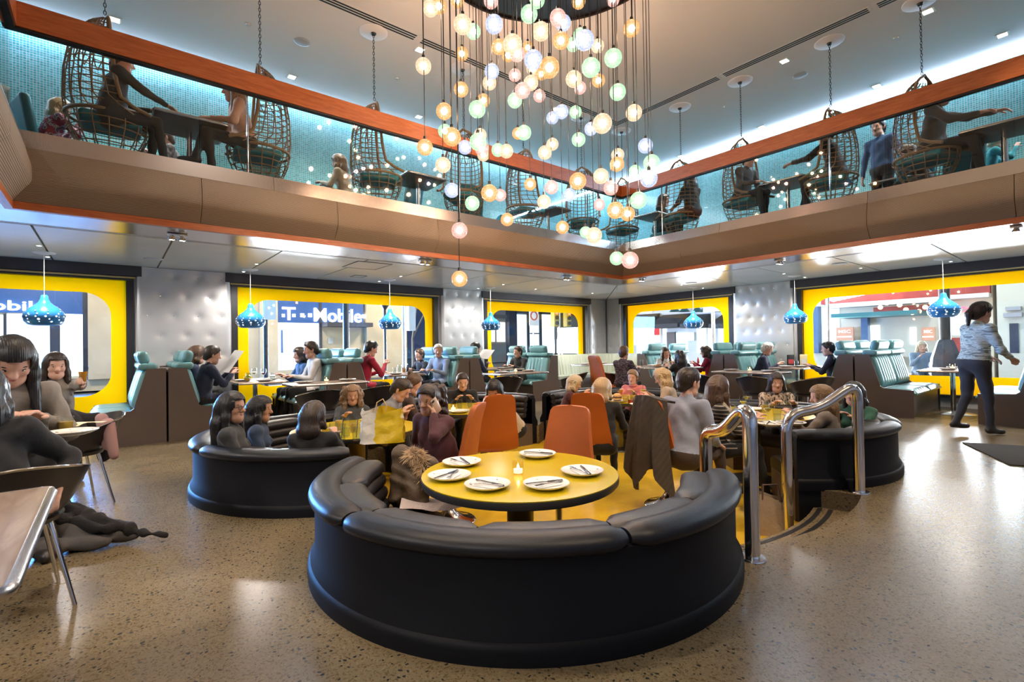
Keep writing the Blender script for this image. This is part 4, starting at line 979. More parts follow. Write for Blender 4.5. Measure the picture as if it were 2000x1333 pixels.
for (x, y, s) in ((717, 519, .55), (700, 540, .2)):
    P = gz(x, y, CZ); t = thing('access_hatch', 'flush %s hatch outlined in the lower ceiling' % ('large' if s > .3 else 'small'), 'hatch', P)
    m = MB(); m.b2((-s / 2, -s * .6, -.004), (s / 2, s * .6, 0)); m.build('panel', CEILP, t)
    m = MB()
    for p, q in (((-s / 2 - .02, -s * .6 - .02, -.006), (s / 2 + .02, -s * .6, 0)), ((-s / 2 - .02, s * .6, -.006), (s / 2 + .02, s * .6 + .02, 0)), ((-s / 2 - .02, -s * .6, -.006), (-s / 2, s * .6, 0)), ((s / 2, -s * .6, -.006), (s / 2 + .02, s * .6, 0))): m.b2(p, q)
    m.build('frame', mat('hatch_line', (.12, .11, .1), .5), t)
# ------------------------------------------------------------------ people: bodies grown from a distance field, one mesh each
class Field:
    def __init__(s, h, k, rs=1.0): s.h, s.k, s.p, s.rs = h, k, [], rs
    def cap(s, a, b, ra, rb, mi, lat=1.0, ax=(1, 0, 0), k=None): s.p.append((np.array(a, float), np.array(b, float), ra * s.rs, rb * s.rs, mi, lat, np.array(ax, float), s.k if k is None else k))
    def run(s, wob=None, cut=None):
        h = s.h; lo = np.min([np.minimum(a, b) - max(ra, rb) * max(1, l) - .03 for a, b, ra, rb, _, l, _, _ in s.p], 0); hi = np.max([np.maximum(a, b) + max(ra, rb) * max(1, l) + .03 for a, b, ra, rb, _, l, _, _ in s.p], 0)
        n = np.ceil((hi - lo) / h).astype(int) + 1; D = np.full(n, .2, np.float32); Bst = np.full(n, 9., np.float32); Mt = np.zeros(n, np.int8)
        for a, b, ra, rb, mi, lat, ax, k in s.p:
            rm = max(ra, rb) * max(1, lat) + k + 1.5 * h
            i0 = np.maximum(0, np.floor((np.minimum(a, b) - rm - lo) / h).astype(int)); i1 = np.minimum(n, np.ceil((np.maximum(a, b) + rm - lo) / h).astype(int) + 1)
            X, Y, Zz = [lo[q] + h * np.arange(i0[q], i1[q]) for q in range(3)]
            P = np.stack(np.meshgrid(X, Y, Zz, indexing='ij'), -1) - a; d = b - a
            if lat != 1.0:
                c = P @ ax; P = P - c[..., None] * ax * (1 - 1 / lat); dd = d - ax * (d @ ax) * (1 - 1 / lat)
            else: dd = d
            L = dd @ dd; t = np.clip((P @ dd) / L, 0, 1) if L > 1e-12 else np.zeros(P.shape[:3])
            v = np.sqrt(((P - t[..., None] * dd) ** 2).sum(-1)) - (ra + (rb - ra) * t)
            sl = tuple(slice(i0[q], i1[q]) for q in range(3)); o = D[sl]
            hh = np.clip(.5 + .5 * (o - v) / k, 0, 1); D[sl] = o * (1 - hh) + v * hh - k * hh * (1 - hh)
            w = v < Bst[sl]; Bst[sl] = np.where(w, v, Bst[sl]); Mt[sl] = np.where(w, mi, Mt[sl])
        if wob is not None or cut is not None:
            G = np.stack(np.meshgrid(*[lo[q] + h * np.arange(n[q]) for q in range(3)], indexing='ij'), -1)
            if wob is not None: D = D + wob(G)
            if cut is not None: D = np.maximum(D, cut(G))
        return nets(D, Mt, lo, h)
def nets(D, Mt, lo, h):
    S = D < 0; c = S[:-1, :-1, :-1].astype(np.int8)
    cnt = sum(S[i:S.shape[0] - 1 + i, j:S.shape[1] - 1 + j, k:S.shape[2] - 1 + k].astype(np.int8) for i in (0, 1) for j in (0, 1) for k in (0, 1))
    act = np.argwhere((cnt > 0) & (cnt < 8)); N = len(act)
    idx = np.full(cnt.shape, -1, np.int32); idx[tuple(act.T)] = np.arange(N)
    acc = np.zeros((N, 3)); w = np.zeros(N); cor = [(i, j, k) for i in (0, 1) for j in (0, 1) for k in (0, 1)]
    val = {q: D[act[:, 0] + q[0], act[:, 1] + q[1], act[:, 2] + q[2]] for q in cor}
    for q in cor:
        for ax in range(3):
            if q[ax]: continue
            r_ = list(q); r_[ax] = 1; r_ = tuple(r_); a, b = val[q], val[r_]; x = (a < 0) != (b < 0)
            t = np.where(x, a / np.where(x, a - b, 1), 0); p = np.array(q, float)[None] + 0 * acc; p[:, ax] += t
            acc += p * x[:, None]; w += x
    V = lo + h * (act + acc / w[:, None])
    F, FM = [], []
    for ax in range(3):
        b1, b2 = (ax + 1) % 3, (ax + 2) % 3
        A = S.take(range(S.shape[ax] - 1), ax); B = S.take(range(1, S.shape[ax]), ax); e = np.argwhere(A != B)
        e = e[(e[:, b1] > 0) & (e[:, b2] > 0) & (e[:, b1] < S.shape[b1] - 1) & (e[:, b2] < S.shape[b2] - 1)]
        if not len(e): continue
        def cell(d1, d2): q = e.copy(); q[:, b1] += d1; q[:, b2] += d2; return idx[tuple(q.T)]
        quad = np.stack([cell(-1, -1), cell(0, -1), cell(0, 0), cell(-1, 0)], 1)
        ins = S[tuple(e.T)]; quad[~ins] = quad[~ins][:, ::-1]
        e2 = e.copy(); e2[:, ax] += 1; mm = np.where(ins, Mt[tuple(e.T)], Mt[tuple(e2.T)])
        F.append(quad); FM.append(mm)
    return V, np.concatenate(F), np.concatenate(FM)
def join_mesh(name, parts, mats):
    V = np.concatenate([p[0] for p in parts]); off = np.cumsum([0] + [len(p[0]) for p in parts]); F = np.concatenate([p[1] + o for p, o in zip(parts, off)]); FM = np.concatenate([p[2] for p in parts])
    me = bpy.data.meshes.new(name); me.vertices.add(len(V)); me.vertices.foreach_set('co', V.astype(np.float32).ravel())
    me.loops.add(F.size); me.loops.foreach_set('vertex_index', F.astype(np.int32).ravel()); me.polygons.add(len(F)); me.polygons.foreach_set('loop_start', np.arange(0, F.size, 4, dtype=np.int32))
    for m in mats: me.materials.append(m)
    me.polygons.foreach_set('material_index', FM.astype(np.int32)); me.polygons.foreach_set('use_smooth', np.ones(len(F), bool)); me.update(calc_edges=True); me.validate(); return me

SKIN = {'l': mat('skin_light', (.62, .36, .27), .5, bump=(90, .06)), 'm': mat('skin_tan', (.47, .25, .165), .5, bump=(90, .06)), 'd': mat('skin_olive', (.36, .19, .12), .5)}
HAIRM = {}
def hairmat(n, c):
    if n not in HAIRM: HAIRM[n] = m_wave('hair_' + n, tuple(x * .55 for x in c), tuple(min(1, x * 1.3) for x in c), 34, 'X', .42, .22, dist=.003)
    return HAIRM[n]
HC = {'black': (.012, .011, .013), 'dark': (.03, .018, .013), 'brown': (.085, .045, .025), 'light': (.24, .145, .075), 'blond': (.46, .32, .17), 'ash': (.58, .47, .33), 'grey': (.45, .44, .44), 'white': (.75, .74, .73)}
EYEM = mat('eye_dark', (.02, .015, .012), .15); EYEW = mat('eye_white', (.72, .68, .64), .3); LIP = mat('lips', (.42, .13, .11), .4); SHOE = mat('shoe_dark', (.02, .018, .018), .4)
CL = {}
def cloth(n, c=None, **kw):
    if n not in CL: CL[n] = mat('cloth_' + n, c, .85, bump=(16, .5, 4), vary=(9, .12), sheen=.1, **kw)
    return CL[n]
cloth('navy', (.014, .022, .055)); cloth('black', (.010, .010, .012)); cloth('charcoal', (.035, .037, .042)); cloth('grey', (.20, .20, .22)); cloth('marle', (.23, .205, .18)); cloth('burgundy', (.055, .010, .018)); cloth('maroon', (.075, .018, .022)); cloth('pink', (.62, .20, .20)); cloth('cream', (.50, .40, .29)); cloth('shirt_blue', (.30, .33, .43)); cloth('white', (.62, .63, .66)); cloth('red', (.34, .008, .035)); cloth('crimson', (.25, .006, .045)); cloth('green', (.018, .085, .055)); cloth('sky', (.20, .27, .40)); cloth('denim', (.03, .055, .11)); cloth('blue', (.02, .07, .17)); cloth('beige', (.40, .32, .26)); cloth('peach', (.52, .30, .22)); cloth('brown', (.05, .03, .022)); cloth('teal', (.02, .32, .38)); cloth('taupe', (.19, .155, .13)); cloth('slate', (.06, .065, .07))
CL['leopard'] = m_blotch('cloth_leopard', [(0, (.07, .045, .04)), (.44, (.07, .045, .04)), (.46, (.42, .33, .26)), (.56, (.60, .50, .42))], 26, .85, 2, (1.6, 1.6, .7)); CL['floral'] = m_blotch('cloth_floral', [(0, (.36, .03, .05)), (.42, (.30, .02, .05)), (.5, (.55, .45, .50)), (.58, (.12, .06, .10))], 13, .85); CL['plaid'] = m_blotch('cloth_plaid', [(0, (.09, .09, .10)), (.46, (.30, .28, .27)), (.56, (.14, .13, .13))], 10, .85); CL['tweed'] = m_blotch('cloth_tweed', [(0, (.02, .018, .035)), (.5, (.07, .055, .10)), (.56, (.16, .13, .17))], 30, .9, 3, (1, 1, 3))
CL['stripe'] = m_wave('cloth_stripe', (.015, .013, .013), (.30, .26, .22), 7.5, 'Z', .85, .1); _r = [n for n in CL['stripe'].node_tree.nodes if n.type == 'VALTORGB'][0]; _r.color_ramp.elements[0].position = .78; _r.color_ramp.elements[1].position = .84
CL['camo'] = m_blotch('cloth_pale_stripe', [(0, (.40, .47, .44)), (.45, (.55, .62, .58)), (.55, (.20, .24, .23))], 14, .8, 2, (.6, .6, 4))
def v3(*a): return np.array(a, float)
def rot(v, yw=0, pt=0, rl=0):
    """roll about Y, pitch (+ looks down) about X, yaw (+ turns left) about Z"""
    x, y, z = v; c, s = math.cos(rl), math.sin(rl); x, z = c * x + s * z, -s * x + c * z
    c, s = math.cos(-pt), math.sin(-pt); y, z = c * y - s * z, s * y + c * z
    c, s = math.cos(yw), math.sin(yw); return np.array((c * x - s * y, s * x + c * y, z))
def ik(S, T, l1, l2, pole):
    d = T - S; L = np.linalg.norm(d)
    if L > (l1 + l2) * .995: T = S + d * ((l1 + l2) * .995 / L); d = T - S; L = np.linalg.norm(d)
    u = d / L; a = (l1 * l1 - l2 * l2 + L * L) / (2 * L); h = math.sqrt(max(0, l1 * l1 - a * a)); p = pole - u * (pole @ u); p /= np.linalg.norm(p) + 1e-9
    return S + u * a + p * h, T
def hand(f, W, d, nrm, side, curl, hs=1.0):
    """palm, four fingers of unequal length and a thumb; d runs along the hand, nrm out of the back of it"""
    d = d / np.linalg.norm(d); nrm = nrm - d * (nrm @ d); nrm /= np.linalg.norm(nrm); x = np.cross(d, nrm) * side
    for q in (-.024, -.008, .008, .024): f.cap(W + d * .012 + x * q * .7, W + d * .085 * hs + x * q, .013, .012, 0)
    for q, L in ((-.027, .062), (-.009, .074), (.009, .08), (.027, .07)):
        p = W + d * .085 * hs + x * q; a = 0
        for seg in (.45, .32, .23):
            a += curl; dd = d * math.cos(a) - nrm * math.sin(a); e = p + dd * L * seg * hs; f.cap(p, e, .0088, .008, 0); p = e
    p = W + d * .025 + x * .028; q = p + (d * .6 + x * .62 - nrm * .35) * .045; f.cap(p, q, .0125, .011, 0); f.cap(q, q + (d * .85 + x * .1 - nrm * .45) * .034, .0105, .009, 0)
PEOPLE = []
def person(label, px, py, dep, face, floor=0.0, pose='sit', seat=.45, lean=8, headyaw=0, headpitch=5, headroll=0, LH='table', RH='table', hair='short', hc='brown', top='black', pants='black', skin='l', short=False, female=False, near=False, sc=None, twist=0, group=None, extra=None, stride=.0, bulk=1.0, crossed=False):
    """the head is surveyed at photo point (px, py) and a depth; face = world direction the body looks"""
    floor = floor + .012 if floor == MZ else floor
    HP = gd(px, py, dep); S_ = bulk * 1.09
    ln = R(lean); hz = seat + .085 if pose == 'sit' else .93
    t = v3(0, math.sin(ln), math.cos(ln)); H = v3(0, 0, hz); hw = (.165 if female else .188)
    shc = H + t * (.455 if female else .475); nb = shc + t * .05; hd = rot(v3(0, .02, .155), 0, ln * .45 + R(headpitch) * .35); HCn = nb + hd
    s = sc or max(.84, min(1.16, (HP.z - floor) / HCn[2]))
    if face[0] == 'to': face = (face[1] - HP.x, face[2] - HP.y)
    face = Vector((face[0], face[1])).normalized(); rz = math.atan2(face.y, face.x) - PI / 2
    c_, sn = math.cos(rz), math.sin(rz); ox, oy = HCn[0] * s, HCn[1] * s
    loc = (HP.x - (c_ * ox - sn * oy), HP.y - (sn * ox + c_ * oy), floor)
    T = thing('person', label, 'person', loc, rz, group); T.scale = (s, s, s)
    res = 1.0 if near else 1.45
    f = Field(.018 * res, .03)
    tp, pn, sk, sh = 1, 2, 0, 3
    # trunk
    f.cap(v3(-.07, 0, hz), v3(.07, 0, hz), .115 * S_, .115 * S_, pn)
    f.cap(H + v3(0, 0, .02), H + t * .2, .112 * S_, .103 * S_, tp, 1.38); f.cap(H + t * .2, H + t * .40, .105 * S_, .112, tp, 1.42)
    f.cap(H + t * .02, H + t * .12, .122 * S_, .112 * S_, tp, 1.28)
    if female:
        fr = rot(v3(0, 1, 0), 0, ln)
        for q in (-.07, .07): f.cap(H + t * .31 + fr * .075 + v3(q, 0, 0), H + t * .30 + fr * .085 + v3(q, 0, 0), .058, .055, tp)
    Sp = [shc + v3(-hw, 0, -.01), shc + v3(hw, 0, -.01)]
    f.cap(Sp[0], Sp[1], .066, .066, tp); f.cap(H + t * .40, nb + t * .005, .085, .055, tp, 1.3)
    f.cap(nb - t * .02, HCn - hd * .35, .050 if female else .056, .048 if female else .055, sk, k=.012)
    hands = Field(.0068 * res, .010); nh = 0
    for i, (tg, sd) in enumerate(((LH, -1), (RH, 1))):
        curl, nrm, pole = .35, v3(0, 0, 1), v3(sd * .55, -.25, -1)
        if tg is None: continue
        if isinstance(tg, Vector): q_ = Matrix.Rotation(-rz, 3, 'Z') @ (tg - Vector(loc)) / s; tg = (q_.x, q_.y, q_.z, .8)
        if isinstance(tg, str):
            tg = {'table': v3(sd * .13, .40, .80 / s), 'lap': v3(sd * .09, .27, (seat + .20)), 'chin': HCn + v3(sd * .05, .07, -.13), 'side': v3(sd * .30, .05, hz - .06), 'ear': HCn + v3(sd * .135, .075, -.115)}[tg]
            if LH == 'chin': pole = v3(sd * .5, .6, -1)
        else:
            if len(tg) > 3: curl = tg[3]
            tg = v3(*tg[:3])
        E_, W_ = ik(Sp[i], tg, .285, .255, pole); ft = sk if short else tp
        f.cap(Sp[i], E_, .056 * S_, .046 if short else .05, tp); f.cap(E_, W_ - (W_ - E_) * (.0 if short else .04), .042 if short else .047, .029 if short else .036, ft)
        d = (W_ - E_) / np.linalg.norm(W_ - E_)
        if tg[2] > hz + .45: nrm = v3(sd, -.3, .1)
        hands.cap(W_ - d * .03, W_ + d * .02, .026, .024, 0); hand(hands, W_, d, nrm, sd, curl); nh += 1
    for sd in (-1, 1):
        hip = v3(sd * .088, 0, hz - .01)
        if pose == 'sit':
            kn = v3(sd * .105, .43, min(hz + .01, seat + .09)); an = v3(sd * .1, .40 + (.12 if sd > 0 else -.02), .075)
            if crossed and sd > 0: kn = v3(-.02, .44, hz + .12); an = v3(-.10, .56, .28)
        else: kn = v3(sd * .095, .04 + sd * stride * .35, .50); an = v3(sd * .095, sd * stride - .03, .09 + (.05 if sd * stride < 0 else 0))
        f.cap(hip, kn, .088 * S_, .06, pn); f.cap(kn, an, .057, .042, pn)
        f.cap(an + v3(0, -.03, -.03), an + v3(0, .15, -.045), .042, .034, sh, k=.02)
    V_, F_, M_ = f.run(lambda G: (.0042 * np.sin(G[..., 2] * 31 + 3 * np.sin(G[..., 0] * 15 + px) + 2 * np.sin(G[..., 1] * 19))).astype(np.float32)); cc = V_[F_].mean(1); al = (cc - H) @ t; core = (np.abs(cc[:, 0]) < .172 * S_) & (np.abs(cc[:, 1] - t[1] * al) < .18 * S_)
    M_ = np.where((M_ == pn) & (al > .035) & core, tp, np.where((M_ == tp) & (al < .035) & core, pn, M_)); parts = [(V_, F_, M_)]
    av = (V_ - H) @ t - .035; nr = (np.abs(av) < .6 * f.h) & (np.abs(V_[:, 0]) < .18) & (np.abs(V_[:, 1]) < .22); V_[nr] -= av[nr, None] * t     # straight hem
    if nh: parts.append(hands.run())
    # head
    yw, pt, rl = R(headyaw), R(headpitch) + ln * .5, R(headroll)
    HS = 1.09
    def h3(x, y, z): return HCn + rot(v3(x, y, z), yw, pt, rl) * HS
    ax = rot(v3(1, 0, 0), yw, pt, rl); g = Field(.0085 * res, .014, HS)
    g.cap(h3(0, -.012, .032), h3(0, .012, .038), .090, .086, 0, .86, ax); g.cap(h3(0, .028, .01), h3(0, .038, -.055), .066, .050, 0, 1.0, ax, .03)
    g.cap(h3(-.026, .045, -.078), h3(.026, .045, -.078), .034, .034, 0, k=.03); g.cap(h3(0, .066, -.092), h3(0, .068, -.088), .024, .022, 0)
    g.cap(h3(0, .088, .018), h3(0, .112, -.022), .009, .0145, 0, k=.012); g.cap(h3(-.012, .100, -.027), h3(.012, .100, -.027), .009, .009, 0, k=.008)
    for sd in (-1, 1):
        g.cap(h3(sd * .074, -.008, .012), h3(sd * .077, -.004, -.026), .018, .012, 0, k=.006)
        g.cap(h3(sd * .042, .062, -.022), h3(sd * .042, .062, -.022), .02, .02, 0, k=.03)
    g.cap(h3(0, .05, -.09), HCn - hd * .5, .04, .048, 0, k=.03)
    parts.append(g.run()); fy, up = (h3(0, 1, 0) - HCn), (h3(0, 0, 1) - HCn)
    def egg(c, rx, ry, rz_, mi, n=8):
        V = [c + fy * ry * 0 + up * rz_, ]; V = []; F = []
        for i in range(5):
            b = -PI / 2 + PI * i / 4
            for q in range(n): a = 2 * PI * q / n; V.append(c + ax * HS * rx * math.cos(b) * math.cos(a) + fy * ry * math.cos(b) * math.sin(a) + up * rz_ * math.sin(b))
        for i in range(4):
            for q in range(n): F.append((i * n + q, i * n + (q + 1) % n, (i + 1) * n + (q + 1) % n, (i + 1) * n + q))
        parts.append((np.array(V), np.array(F), np.full(len(F), mi)))
    for sd in (-1, 1):
        egg(h3(sd * .031, .0865, .008), .0135, .006, .0062, 7); egg(h3(sd * .031, .0905, .008), .0062, .004, .0058, 4)
        egg(h3(sd * .031, .0895, .0155), .0155, .006, .0022, 4); egg(h3(sd * .032, .0875, .031), .0185, .008, .0036, 5)
    egg(h3(0, .0885, -.0515), .021, .010, .0042, 6); egg(h3(0, .088, -.0585), .017, .010, .0046, 6)
    hm = hairmat(hc, HC[hc])
    me = join_mesh('body', parts, [SKIN[skin], CL[top], CL[pants], SHOE, EYEM, hm, LIP, EYEW]); obj('body', me, T)
    if hair: hair_mesh(T, hair, hm, HCn, h3, ax, ln, res, hd)
    PEOPLE.append((label, T, s, h3)); T_ = {'o': T, 's': s, 'h3': h3, 'S': Sp, 'H': H, 't': t, 'hc': HCn}
    if extra: extra(T_)
    return T_
def hair_mesh(T, style, hm, C_, h3, ax, ln, res, hd):
    f = Field(.0095 * res, .016, 1.09); dn = v3(0, 0, -1); rnd = random.Random(sum(map(ord, style)) + int(C_[2] * 1000))
    gr = .012 if style == 'short' else .017
    f.cap(h3(0, -.014, .036), h3(0, .010, .044), .090 + gr, .088 + gr, 0, .88, ax)
    f.cap(h3(0, -.05, -.01), h3(0, -.06, -.05), .06, .045, 0, 1.15, ax, .03)
    nC, dC = (h3(0, .754, -.657) - h3(0, 0, 0)), .018
    body = []
    if style in ('long', 'longb', 'bob', 'wavy'):
        L = {'long': .34, 'longb': .42, 'bob': .13, 'wavy': .28}[style]; bk = rot(v3(0, -1, 0), 0, ln)
        p = h3(0, -.065, .0); q = p + dn * .13 + bk * .015; e = p + dn * L + bk * (.05 if L > .2 else .0)
        f.cap(p, q, .078, .075, 0, 1.18, ax, .03); f.cap(q, e, .075, .045 if L > .2 else .06, 0, 1.45, ax, .03)
        for sd in (-1, 1):
            a = h3(sd * .074, .015, .035); b = h3(sd * .083, .012, -.05) + dn * .02; c = b + dn * (L - .10 if L > .2 else .03) + rot(v3(sd * .02, .02, 0), 0, 0)
            f.cap(a, b, .026, .03, 0, k=.03); f.cap(b, c, .032, .02, 0, k=.03)
    if style == 'bun': f.cap(h3(0, -.075, .125), h3(0, -.08, .13), .036, .036, 0, k=.01)
    if style == 'pony':
        f.cap(h3(0, -.10, .05), h3(0, -.14, -.03), .03, .035, 0, k=.02); f.cap(h3(0, -.14, -.03), h3(0, -.13, -.16), .035, .018, 0, k=.02)
    if style in ('curly', 'curlytail'):
        for i in range(300 if style == 'curly' else 170):
            a = rnd.uniform(0, 2 * PI); z = rnd.uniform(-.25, .10) if style == 'curly' else rnd.uniform(-.34, .09); rr = rnd.uniform(.085, .135) * (1 if z < .04 else .8)
            if style == 'curly': x, y = rr * math.sin(a), -.03 + .85 * rr * math.cos(a)
            else: x, y = .075 * math.sin(a), -.115 + .05 * math.cos(a) - (.01 if z < 0 else 0)
            if style == 'curly' and y > .025 and z < .085 and abs(x) < .07: continue
            f.cap(h3(x, y, z), h3(x + rnd.uniform(-.02, .02), y, z - .02), .025, .02, 0, k=.010)
    def wob(G):
        P = G - C_; a = np.arctan2(P @ ax, P[..., 1]); return .0028 * np.sin(a * 46 + np.sin(P[..., 2] * 38) * 1.5).astype(np.float32)
    def cut(G):
        P = G - C_; hx = ax; fy = h3(0, 1, 0) - C_; up = h3(0, 0, 1) - C_
        hx = hx; x, y, z = P @ hx / 1.09, P @ fy / 1.188, P @ up / 1.188
        facey = np.minimum(.062 - np.abs(x) * (1.0 if style != 'short' else 1.0), .072 - z * 1.0)          # the face opening
        open_ = np.minimum(np.minimum(y - .018 - (0 if style != 'short' else -.02), facey + .0), z + .30)
        if style in ('short', 'bun', 'pony', 'curlytail'):
            open2 = .754 * y - .657 * z - .016; near_ = .14 - np.sqrt((P ** 2).sum(-1))
            if style == 'curlytail': open2 = np.where(y < -.06, -1, open2)
            if style == 'pony': open2 = np.where(y < -.07, -1, open2)
            return np.maximum(open_, open2).astype(np.float32)
        return open_.astype(np.float32)
    V = f.run(wob, cut); me = join_mesh('hair', [V], [hm]); obj('hair', me, T)
# ------------------------------------------------------------------ things worn or held
def add_glasses(c):
    m = MB(); h3 = c['h3']
    for sd in (-1, 1):
        pts = [h3(sd * (.033 + .024 * math.cos(a)), .106, .006 + .018 * math.sin(a)) for a in [2 * PI * q / 12 for q in range(12)]]
        m.tube(pts, .0028, 5, closed=True); m.tube([h3(sd * .057, .105, .01), h3(sd * .08, .06, .012), h3(sd * .083, -.01, .008)], .0026, 5)
    m.tube([h3(-.009, .107, .01), h3(.009, .107, .01)], .0026, 5); m.build('glasses', BLACKM, c['o'], 60)
def add_scarf(c):
    f = Field(.014, .02); nb = c['hc'] + v3(0, -.01, -.15)
    for k in range(3):
        P = [nb + v3((.085 + .018 * k) * math.cos(a), .015 + (.075 + .015 * k) * math.sin(a), -.028 * k - (.03 if math.sin(a) > .3 else 0)) for a in [2 * PI * q / 12 for q in range(13)]]
        for a, b in zip(P, P[1:]): f.cap(a, b, .03, .03, 0)
    for k in range(5): f.cap(nb + v3(-.05 + .025 * k, .10, -.05), nb + v3(-.03 + .015 * k, .12, -.20 - .02 * (2 - abs(k - 2))), .028, .018, 0)
    me = join_mesh('scarf', [f.run()], [CL['taupe2']]); obj('scarf', me, c['o'])
cloth('taupe2', (.43, .36, .28))
def add_turtleneck(c):
    f = Field(.014, .02); nb = c['hc'] - (c['hc'] - c['H']) * .23
    P = [nb + v3(.058 * math.cos(a), .01 + .058 * math.sin(a), 0) for a in [2 * PI * q / 10 for q in range(11)]]
    for a, b in zip(P, P[1:]): f.cap(a, b, .024, .024, 0)
    obj('collar', join_mesh('collar', [f.run()], [CL['pink']]), c['o'])
BEER = gd(163, 746, 4.8)
A, B, C3, D3, E3 = [('to', *TABS[k]) for k in 'ABCDE']
# ------------------------------------------------------------------ pit booths
person('woman with long black hair and dark glasses in a black jacket', 452, 798, 4.05, ('to', 2.6, 4.0), PF, near=True, female=True, hair='longb', hc='black', top='charcoal', skin='m', headyaw=-28, headpitch=2, lean=-6, LH='lap', RH='lap', extra=add_glasses)
person('dark-haired woman in a navy jacket beside the woman in glasses', 508, 806, 4.55, ('to', 2.9, 4.4), PF, near=True, female=True, hair='long', hc='black', top='denim', skin='m', headyaw=-12, lean=0, LH='lap', RH='lap')
person('person with dark brown hair seen from behind in a black coat', 612, 822, 4.0, ('to', 1.95, 5.2), PF, near=True, female=True, hair='bob', hc='dark', top='black', skin='m', headyaw=-20, lean=2)
person('curly fair-haired woman in a dark grey top', 688, 774, 5.8, (-.3, -1), PF, near=True, female=True, hair='curly', hc='light', top='slate', skin='m', lean=2, LH=(-.42, .28, .86), RH='table')
person('boy in a grey T-shirt bending over the table', 782, 790, 5.75, (1, -.9), PF, near=True, hair='short', hc='dark', top='grey', short=True, lean=32, headpitch=18, sc=.95)
person('young woman with a hair bun behind the boy in grey', 806, 752, 6.25, (1, -.5), PF, female=True, hair='bun', hc='brown', top='brown', lean=14, headpitch=14)
def add_phone(c):
    p = c['h3'](-.095, .045, -.03); m = MB(); ax = c['h3'](1, 0, 0) - c['hc']
    m.rbox((0, 0, 0), (.009, .072, .15), .004, 1, M=Matrix.Translation(p) @ Matrix.Rotation(R(-32), 4, 'X')); 
    w = c['o'].matrix_basis; o = m.build('mobile_phone', mat('phone_gold', (.62, .47, .36), .3, .3), None, 40)
    o.matrix_world = Matrix.LocRotScale(c['o'].location, c['o'].rotation_euler, c['o'].scale); tag(o, 'pale gold mobile phone held to the ear of the woman in burgundy', 'phone')
    m = MB(); m.rbox((-.0055, .016, .055), (.004, .034, .02), .003, 1, M=Matrix.Translation(p) @ Matrix.Rotation(R(-32), 4, 'X')); m.build('camera_bump', BLACKM, o, 40)
person('curly dark-haired woman in a burgundy jumper talking on the phone', 838, 782, 4.28, (-1, -.25), PF, near=True, female=True, hair='curlytail', hc='dark', top='burgundy', skin='m', headyaw=14, headpitch=4, lean=12, LH='ear', RH='lap', bulk=1.28, extra=add_phone)
person('man in a black jumper whose face is lit by a screen', 903, 746, 7.15, (-.45, -1), PF, hair='short', hc='dark', top='black', lean=22, headpitch=8, near=True)
person('dark-haired woman in a cream top leaning far over the table', 966, 764, 6.05, (-1, -.15), PF, female=True, hair='long', hc='black', top='cream', lean=36, headpitch=12, headyaw=28, near=True, short=True)
person('white-blond woman in a maroon jacket', 1122, 750, 7.5, E3, PF, female=True, hair='bob', hc='ash', top='maroon', lean=18, headpitch=16, near=True)
person('fair-haired woman in a black coat on an orange chair', 1176, 762, 5.45, E3, PF, near=True, female=True, hair='bob', hc='blond', top='black', lean=16, headpitch=12, headyaw=-20)
person('woman in a pink turtleneck jumper', 1236, 738, 7.95, E3, PF, near=True, female=True, hair='pony', hc='light', top='pink', lean=6, extra=add_turtleneck)
person('blond girl looking down beside the woman in pink', 1294, 752, 7.1, E3, PF, near=True, female=True, hair='long', hc='blond', top='beige', lean=16, headpitch=22, sc=.92)
person('man in a pale blue shirt on an orange chair', 1344, 748, 4.62, ('to', 5.6, 2.4), PF, near=True, hair='short', hc='dark', top='shirt_blue', pants='brown', lean=10, headpitch=6, headyaw=-8, LH='lap', RH=(.16, .33, .62), bulk=1.08)
person('woman in a striped jumper and a beige scarf', 1402, 760, 5.0, (.8, -.8), PF, near=True, female=True, hair='long', hc='brown', top='stripe', lean=4, headyaw=40, extra=add_scarf)
person('woman with a dark red-brown bob and a leopard print top', 1516, 748, 6.25, (-.8, -.6), PF, near=True, female=True, hair='bob', hc='dark', top='leopard', lean=4)
person('woman with long light brown hair seen from behind', 1606, 796, 4.85, (-.25, 1), PF, near=True, female=True, hair='longb', hc='light', top='taupe', lean=8, headyaw=20)
person('woman in a green jumper with long black hair', 1668, 786, 5.1, (-1, .15), PF, near=True, female=True, hair='longb', hc='black', top='green', lean=2)
# ------------------------------------------------------------------ window tables
person('woman with a brown bob in a navy coat', 384, 694, 7.95, (1, -.05), 0, female=True, hair='bob', hc='brown', top='navy', lean=10)
person('dark-haired man in a navy jacket holding a menu', 414, 694, 7.5, (1, .1), 0, hair='short', hc='dark', top='navy', lean=14, LH=(-.1, .42, .92), RH=(.1, .42, .90))
person('woman in a blue cardigan at the window table', 586, 694, 8.95, (-1, -.05), 0, female=True, hair='bob', hc='dark', top='blue', lean=8)
person('man with cropped hair in a white shirt', 608, 684, 8.5, (-1, .1), 0, hair='short', hc='dark', top='white', lean=8, bulk=1.08)
person('person with short grey-black hair in a red jacket', 724, 682, 9.05, (1, .0), 0, hair='short', hc='black', top='red', lean=16, headpitch=12, RH=(.1, .42, .92))
person('guest in black on the window side of the blue sweater', 820, 694, 10.5, (-1, -.1), 0, hair='short', hc='brown', top='black', lean=6)
person('grey-haired man in a pale blue sweater looking at the room', 856, 686, 10.05, (-1, -.35), 0, hair='short', hc='grey', top='sky', lean=6, headyaw=38, bulk=1.08)
person('dark-haired man in blue reading a paper', 928, 682, 10.7, (1, .0), 0, hair='short', hc='black', top='navy', lean=14, headpitch=14, RH=(.1, .42, .86))
person('man in a black shirt sitting alone by the window', 1012, 688, 11.5, (-1, -.15), 0, hair='short', hc='dark', top='black', lean=4, headyaw=-14)
